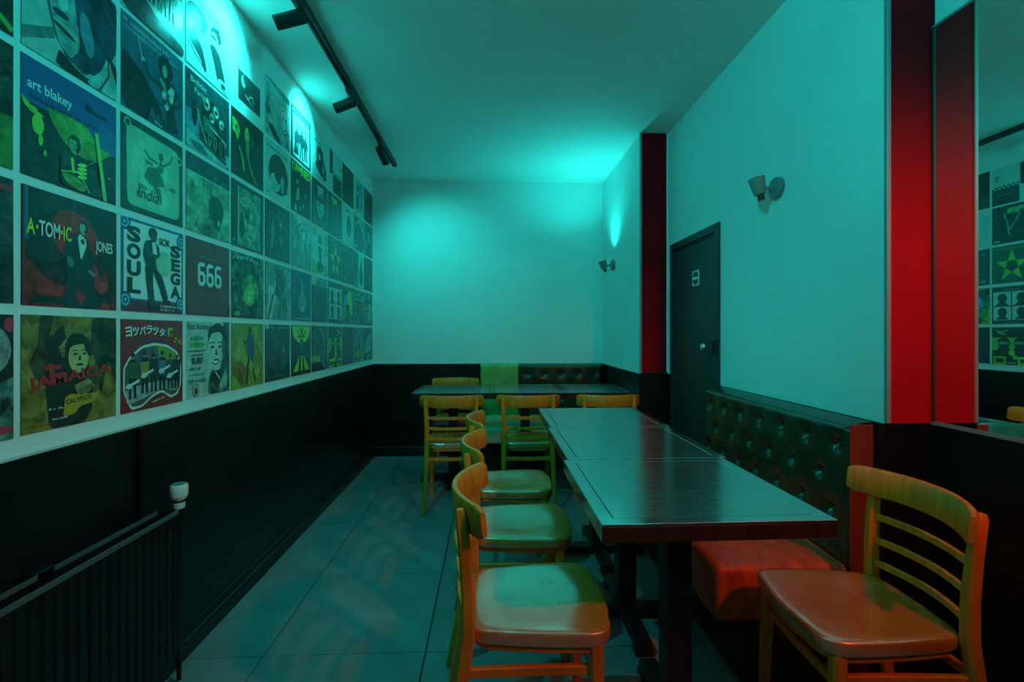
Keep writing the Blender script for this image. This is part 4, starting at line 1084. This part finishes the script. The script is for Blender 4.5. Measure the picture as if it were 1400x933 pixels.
# --- column 6
a = A().rect(0, 0, 1, 1, '22383c', .3).rect(.08, .04, .92, .86, 'dfe0dc').marks(.06, .89, .07, 'b8ccc8', width=.86)
for x, y, h_ in ((.28, .1, .55), (.5, .06, .6), (.7, .1, .52)): a.person(x, y, h_, '20363a', t=.2, w=1.1, arms=1)
a.poly([(.12, .1), (.2, .5), (.3, .1)], '20363a', .2).line([(.5, .6), (.8, .4)], .03, '20363a').rect(.3, .68, .8, .76, 'c49aa4', .5)
sleeve(6, 1, 'white sleeve with a dark border and crowd, in the second bright scallop', a)

a = A().rect(0, 0, 1, 1, '17392e', .4).text('DAMNED', .04, .80, .17, '9cd42a', width=.92, bold=.03)
for x, y in ((.3, .62), (.32, .36), (.34, .46), (.72, .44), (.26, .3), (.58, .2), (.44, .12), (.2, .08)): a.ell(x, y, .05, .06, '7fa894', .8)
a.poly([(.3, .8), (.34, .86), (.4, .82), (.36, .7)], '12241e').ell(.3, .34, .09, .09, '8fb4a0', .7)
sleeve(6, 2, 'dark green sleeve with big lime letters along the top', a)

a = A().rect(0, 0, 1, 1, '5f9488', .3).poly([(.05, 1), (1, 1), (1, .55), (.9, .6), (.8, .4), (.7, .66), (.6, .5), (.5, .7), (.42, .62), (.3, .86)], 'a4c4bc', .3)
for x, y0_, y1_ in ((.2, .3, .6), (.46, .1, .6), (.56, .2, .5), (.66, .05, .3), (.84, .1, .5), (.34, .1, .2)): a.poly([(x - .03, y1_), (x + .03, y1_), (x, y0_)], 'b4d0c8', .2)
for x, y in ((.4, .84), (.5, .76), (.62, .8), (.76, .7)): a.ell(x, y, .03, .05, '38645c')
sleeve(6, 3, 'pale dripping sleeve like icicles, below the lime lettered one', a, base='M')

a = A().rect(0, 0, 1, 1, '1d5578', .15).ell(.54, .38, .2, .2, '5f9a8c', .3).poly([(.44, .5), (.5, .7), (.52, .9), (.56, .7), (.64, .5)], '6aa896', .2).line([(.46, .86), (.5, .7)], .02, '5f9a8c').ell(.54, .26, .06, .05, '8fbc98', .3).ell(.5, .12, .24, .05, '204c50', .5).rect(.06, .03, .9, .06, '5f9a7c')
sleeve(6, 4, 'blue sleeve with a pale pear shaped flask', a)

a = A().rect(0, 0, 1, 1, '17343a', .2).ell(.5, .98, .46, .34, 'a4cc34', .1, a0=180, a1=360).line([(.3, .9), (.44, .74), (.5, .9), (.56, .74), (.7, .9)], .03, '1c3a2e').line([(.4, .96), (.5, .86), (.62, .96)], .03, '1c3a2e').rect(.3, .76, .44, .78, '1c3a2e').rect(.56, .76, .7, .78, '1c3a2e')
a.poly([(.44, .72), (.56, .72), (.6, .6), (.54, .42), (.46, .42), (.4, .6)], '25505a', .4)
a.poly([(.4, .40), (.08, .08), (.34, .08)], 'a4cc34').poly([(.47, .38), (.53, .38), (.55, .08), (.45, .08)], 'a4cc34').poly([(.6, .40), (.66, .08), (.92, .08)], 'a4cc34').rect(.03, .0, .97, .05, '4a2024', .5)
sleeve(6, 5, 'black sleeve with a lime mask above and fanning lime rays below', a)

# --- column 7
a = A().rect(0, 0, 1, 1, 'c0d0cc', .04).marks(.1, .78, .06, '22443e', width=.5).poly([(.3, .7), (.5, .74), (.66, .68), (.72, .5), (.9, .3), (.94, .1), (.8, .06), (.5, .12), (.2, .26), (.28, .4)], '1c3a34', .7).ell(.46, .52, .06, .08, 'a4c0b4', .6).ell(.7, .3, .04, .1, 'a4c0b4', .6).marks(.4, .03, .03, '22443e', width=.4)
sleeve(7, 1, 'white sleeve with one dark huddled figure, right of the second scallop', a, base='W')
a = A().rect(0, 0, 1, 1, '25524a', .5).face(.5, .52, .34, '7faa9a', '1a3a34', hair='1f443c', t=.4, shade=0).rect(.22, .55, .78, .67, '1a3630', .3).poly([(.3, .9), (.7, .9), (.66, .74), (.34, .74)], '8fb4a8', .3).poly([(0, .2), (.2, .1), (.4, .0), (0, 0)], '3f7464', .4)
sleeve(7, 2, 'grey green face in dark glasses filling a whole sleeve', a)
a = A().rect(0, 0, 1, 1, 'a9c8bc', .1).rect(.06, .82, .3, .98, '7fb44a', .3).poly([(0, 0), (.4, 0), (.2, .22), (0, .3)], '7fb44a', .3).ell(.5, .78, .15, .12, '4a7c70', .4).poly([(.34, .62), (.66, .62), (.58, .5), (.56, .3), (.44, .3), (.42, .5)], '33645a', .5).ell(.5, .16, .22, .13, '2c5c52', .3).rect(.36, .56, .64, .6, '20443c')
for y in (.80, .12): a.ell(.85, y, .09, .12, '2c5c52').ell(.85, y, .05, .08, 'a9c8bc')
a.text('S', .78, .46, .16, '2c5c52', width=.14)
sleeve(7, 3, 'pale sleeve with a totem bust and round letters down the side', a, base='W')
a = A().rect(0, 0, 1, 1, '1c4a46', .12).rect(0, .8, 1, 1, '5f948c', .4).rect(.0, .82, .2, 1, 'a4c4c0').marks(.24, .83, .1, '2f5c58', width=.7, bold=.02)
sleeve(7, 4, 'plain dark teal sleeve with a pale lettered strip along its top', a)
a = A().rect(0, 0, 1, 1, '1a3c40', .3).ell(.3, .56, .5, .42, '25504f', .5)
a.line([(.34 + .46 * math.cos(R(x)), .5 + .46 * math.sin(R(x))) for x in range(-40, 90, 10)], .07, '5f9a84', .4)
a.rect(.0, .2, .5, .34, '6fa434', .2).rect(0, 0, .5, .18, '2f2630', .4).poly([(.56, .44), (.66, .5), (.78, .3), (.84, 0), (.62, .1)], '3a6f9a', .4).line([(.66, .2), (.86, .02)], .02, 'C')
sleeve(7, 5, 'dark sleeve with a big curved planet rim and a green stripe', a)

# --- column 8
a = A().rect(0, 0, 1, 1, 'b4cac4', .05).rect(.08, .42, .30, .98, '1c3c36', .5).rect(.32, .0, 1, .42, '17332e', .25)
for i in range(12):
    for j in range(2):
        if (i + j) % 2: a.rect(.32 + .0567 * i, .42 + .045 * j, .32 + .0567 * (i + 1), .465 + .045 * j, '17332e'); a.layer -= 1
a.layer += 1
a.text('2', .82, .66, .13, '1c3c36', width=.11, bold=.02).line([(.5, .24), (.9, .24)], .015, '5f8c80').marks(.4, .29, .06, '3f6c5c', width=.5).ell(.9, .08, .03, .05, '3f6c5c')
sleeve(8, 1, 'white topped sleeve with a checkered band over a black lower half', a, base='W')
a = A().rect(0, 0, 1, 1, '16332c', .4).rect(.3, .78, .62, .92, '6fb44a', .4).text('L', .86, .74, .12, '6f9c84', width=.05).text('JJ', .12, .8, .12, '6f9c84', width=.12).line([(.56, .2), (.6, .5), (.7, .8)], .035, '6fa88c', .3).line([(.58, .32), (.42, .52), (.3, .76)], .03, '6fa88c', .3).ell(.3, .88, .1, .05, '8fbca8', .4).rect(.8, .05, .95, .08, 'W').ell(.4, .8, .05, .04, '84b49c', .4)
sleeve(8, 2, 'black sleeve with a pale forked branch and green lettering', a)
a = A().rect(0, 0, 1, 1, '2a5a40', .2)
pts = [(.5 + (.42 if i % 2 == 0 else .17) * math.sin(i * math.pi / 5), .45 + (.44 if i % 2 == 0 else .18) * math.cos(i * math.pi / 5)) for i in range(10)]
a.poly(pts, '8fbf4a', sharp=True).poly([(.5 + .17 * math.sin(R(36 + 72 * i)), .45 + .17 * math.cos(R(36 + 72 * i))) for i in range(5)], '1a3a2a', .4, sharp=True).marks(.1, .9, .05, '7fae5a', width=.8)
sleeve(8, 3, 'green sleeve with one large pale five pointed star', a)
a = A().rect(0, 0, 1, 1, '1d3f3c', .1).rect(.04, .1, .96, .86, 'b4ccc6')
a.rect(.485, .1, .515, .86, '1d3f3c').rect(.04, .465, .96, .495, '1d3f3c')
for x, y in ((.26, .66), (.73, .66), (.26, .28), (.73, .28)): a.ell(x, y + .03, .12, .13, '1d3f3c', .2).poly([(x - .16, y - .165), (x - .05, y - .06), (x + .06, y - .06), (x + .17, y - .165)], '1d3f3c', .2)
a.rect(.3, .9, .7, .93, '4f7c74').rect(.3, .03, .7, .05, '4f7c74')
sleeve(8, 4, 'sleeve divided in four pale squares, each with a dark bust', a)
a = A().rect(0, 0, 1, 1, '16332c', .2).rect(0, .38, 1, .72, '7fb434', .2).line([(.6, .92), (.86, .86), (.66, .8), (.92, .94)], .03, '6f9c84')
for x in (.3, .7): a.ell(x, .58, .16, .15, '14302a', .3).rect(x - .13, .54, x + .13, .62, '5f8c6a', .6).poly([(x - .2, .3), (x + .2, .3), (x + .14, .46), (x - .14, .46)], '14302a', .3)
a.rect(.04, 0, .36, .22, '8fc43a', .2).rect(.64, 0, .96, .22, '8fc43a', .2).rect(.1, .06, .3, .16, '1f4428', .5).rect(.7, .06, .9, .16, '1f4428', .5).ell(.5, .32, .08, .08, '8fc43a').ell(.5, .12, .1, .1, '14302a').ell(.42, .2, .06, .06, '8fc43a')
for i in range(5): a.rect(.40 + .045 * i, .04, .425 + .045 * i, .07, 'S'); a.layer -= 1
a.layer += 1
sleeve(8, 5, 'lime and black sleeve with two helmeted heads and little machines', a)

# --- column 9
a = A().rect(0, 0, 1, 1, '13302c', .2).rect(0, 0, 1, .3, '1f4a3a', .3).line([(.7, .5), (.66, .3)], .015, '4f7c70').rect(.6, .58, .72, .60, '4f7c70')
sleeve(9, 1, 'plain blackish green sleeve near the far end of the top row', a)
a = A().rect(0, 0, 1, 1, 'a4c4bc', .1).ell(.56, .48, .22, .30, '2a5c52', .3).marks(.16, .2, .4, '3a6c60', width=.07).line([(.3, .84), (.5, .9), (.7, .8)], .03, '4f8074', .5).line([(.4, .1), (.7, .06)], .03, '5f9084', .4)
sleeve(9, 2, 'pale sleeve with a single dark upright oval', a, base='W')
a = A().rect(0, 0, 1, 1, '1b4a48', .15).rect(.1, .82, .9, .88, '2f6460', .5).ell(.2, .12, .1, .06, '3f7c70', .6)
sleeve(9, 3, 'plain dark teal sleeve just right of the star sleeve', a)
a = A().rect(0, 0, 1, 1, '3a7c50', .9).ell(.6, .7, .2, .2, '8fbf4a', .5).ell(.3, .6, .16, .2, '4a8ca0', .5).rect(.3, 0, .6, .5, '1d4030', .7).ell(.75, .45, .14, .2, 'a4c454', .5).rect(0, .0, .2, .4, '5fa448', .5).ell(.2, .85, .2, .1, '24483c', .5)
sleeve(9, 4, 'busy green and yellow collage sleeve right of the four squares', a)
a = A().rect(0, 0, 1, 1, '12302e', .1).rect(0, 0, 1, .45, '16324a', .2).line([(.5, .6), (.64, .8), (.7, .62)], .012, '3a6c5c')
sleeve(9, 5, 'nearly black sleeve with a navy lower half in the bottom row', a)

# --- column 10
a = A().rect(0, 0, 1, 1, '9cc0bc', .15).poly([(.2, .1), (.24, .7), (.34, .96), (.46, .7), (.4, .1)], '25545c', .6).rect(.5, .1, .8, .9, '5f9aa4', .3).ell(.34, .6, .06, .05, 'W').line([(.86, .1), (.84, .5), (.9, .8)], .04, '2f6068')
sleeve(10, 1, 'pale sleeve with a thin dark figure, last but one in the top row', a, base='W')
a = A().rect(0, 0, 1, 1, '6fa89c', .3).poly([(.0, .1), (.0, .55), (.3, .74), (.5, .8), (.7, .7), (.96, .5), (.98, .0), (.2, 0)], '1d4c48', .15).poly([(.04, .96), (.4, .9), (.1, .7)], '2a5c54', .4).line([(.5, .84), (.96, .6)], .05, 'a4ccc4').ell(.16, .1, .1, .06, 'a4c8bc', .5)
sleeve(10, 2, 'sleeve with a dark dome shape under a pale sky', a)
a = A().rect(0, 0, 1, 1, 'a4c4bc', .1).rect(0, 0, .42, 1, '33845a', .2).rect(.08, .4, .36, .95, '1f5444', .8).poly([(.55, .1), (.5, .5), (.62, .6), (.74, .98), (.84, .6), (.92, .3), (.8, .06)], '1d423c', .6)
sleeve(10, 3, 'sleeve half bright green, half white with a black figure', a)
a = A().rect(0, 0, 1, 1, '20544c', .3).rect(0, .76, 1, 1, '3f7c74', .8).rect(0, .7, 1, .74, '7fb0a8')
for i in range(6): a.rect(.08 + .15 * i, .05, .15 + .15 * i, .3 + .35 * random.random(), '3c8070', .6)
sleeve(10, 4, 'dark sleeve with dim vertical streaks like a skyline', a)
a = A().rect(0, 0, 1, 1, '3f7c80', .7).poly([(.1, .1), (.5, .6), (.9, .3), (.9, .1)], '4f8c48', .5).ell(.5, .5, .14, .14, '2a5c84', .4).rect(.02, .08, .98, .12, '1d4038').rect(.1, .55, .2, .8, '7fa84a', .4)
sleeve(10, 5, 'blue and green landscape sleeve in the bottom row', a)

# --- column 11
a = A().rect(0, 0, 1, 1, '122b28', .2).ell(.55, .42, .3, .16, '1f5434', .3).line([(.05, .95), (.25, .8), (.2, .7)], .05, '7fb0a4', .5)
sleeve(11, 1, 'black sleeve in the far top corner against the end wall', a)
a = A().rect(0, 0, 1, 1, '2f746c', .4).ell(.5, .64, .2, .26, '1b4640', .4).ell(.5, .58, .1, .16, '6fa89c', .3).poly([(.2, .0), (.36, .38), (.64, .38), (.86, 0)], '1b4a44', .4)
sleeve(11, 2, 'narrow looking long haired portrait at the end wall, second row', a)
a = A().rect(0, 0, 1, 1, '173c38', .25)
for x, y in ((.2, .5), (.3, .55), (.45, .4), (.6, .45), (.7, .35), (.3, .2), (.5, .12), (.75, .2), (.15, .3)): a.ell(x, y, .035, .05, '5f9488', .6)
sleeve(11, 3, 'black speckled sleeve against the end wall, middle row', a)
a = A().rect(0, 0, 1, 1, '3f8470', .6).poly([(.1, .95), (.4, .9), (.5, .6), (.2, .5)], '24544c', .6).ell(.6, .4, .26, .3, '5fa084', .5).ell(.75, .75, .1, .1, '1d443c', .4).rect(0, 0, 1, .06, '1d443c')
sleeve(11, 4, 'soft green painted sleeve against the end wall, fourth row', a)
a = A().rect(0, 0, 1, 1, '14302e', .2).poly([(.1, .2), (.15, .55), (.5, .75), (.85, .92), (.85, .3)], '7fa8a4', .4).line([(.3, .3), (.45, .6), (.6, .4), (.78, .8)], .05, '1b3c3a', .3).poly([(.1, .1), (.9, .22), (.9, .16), (.3, .04)], '5f8c84', .4)
sleeve(11, 5, 'black sleeve with a pale slanting shape, last of the bottom row', a)
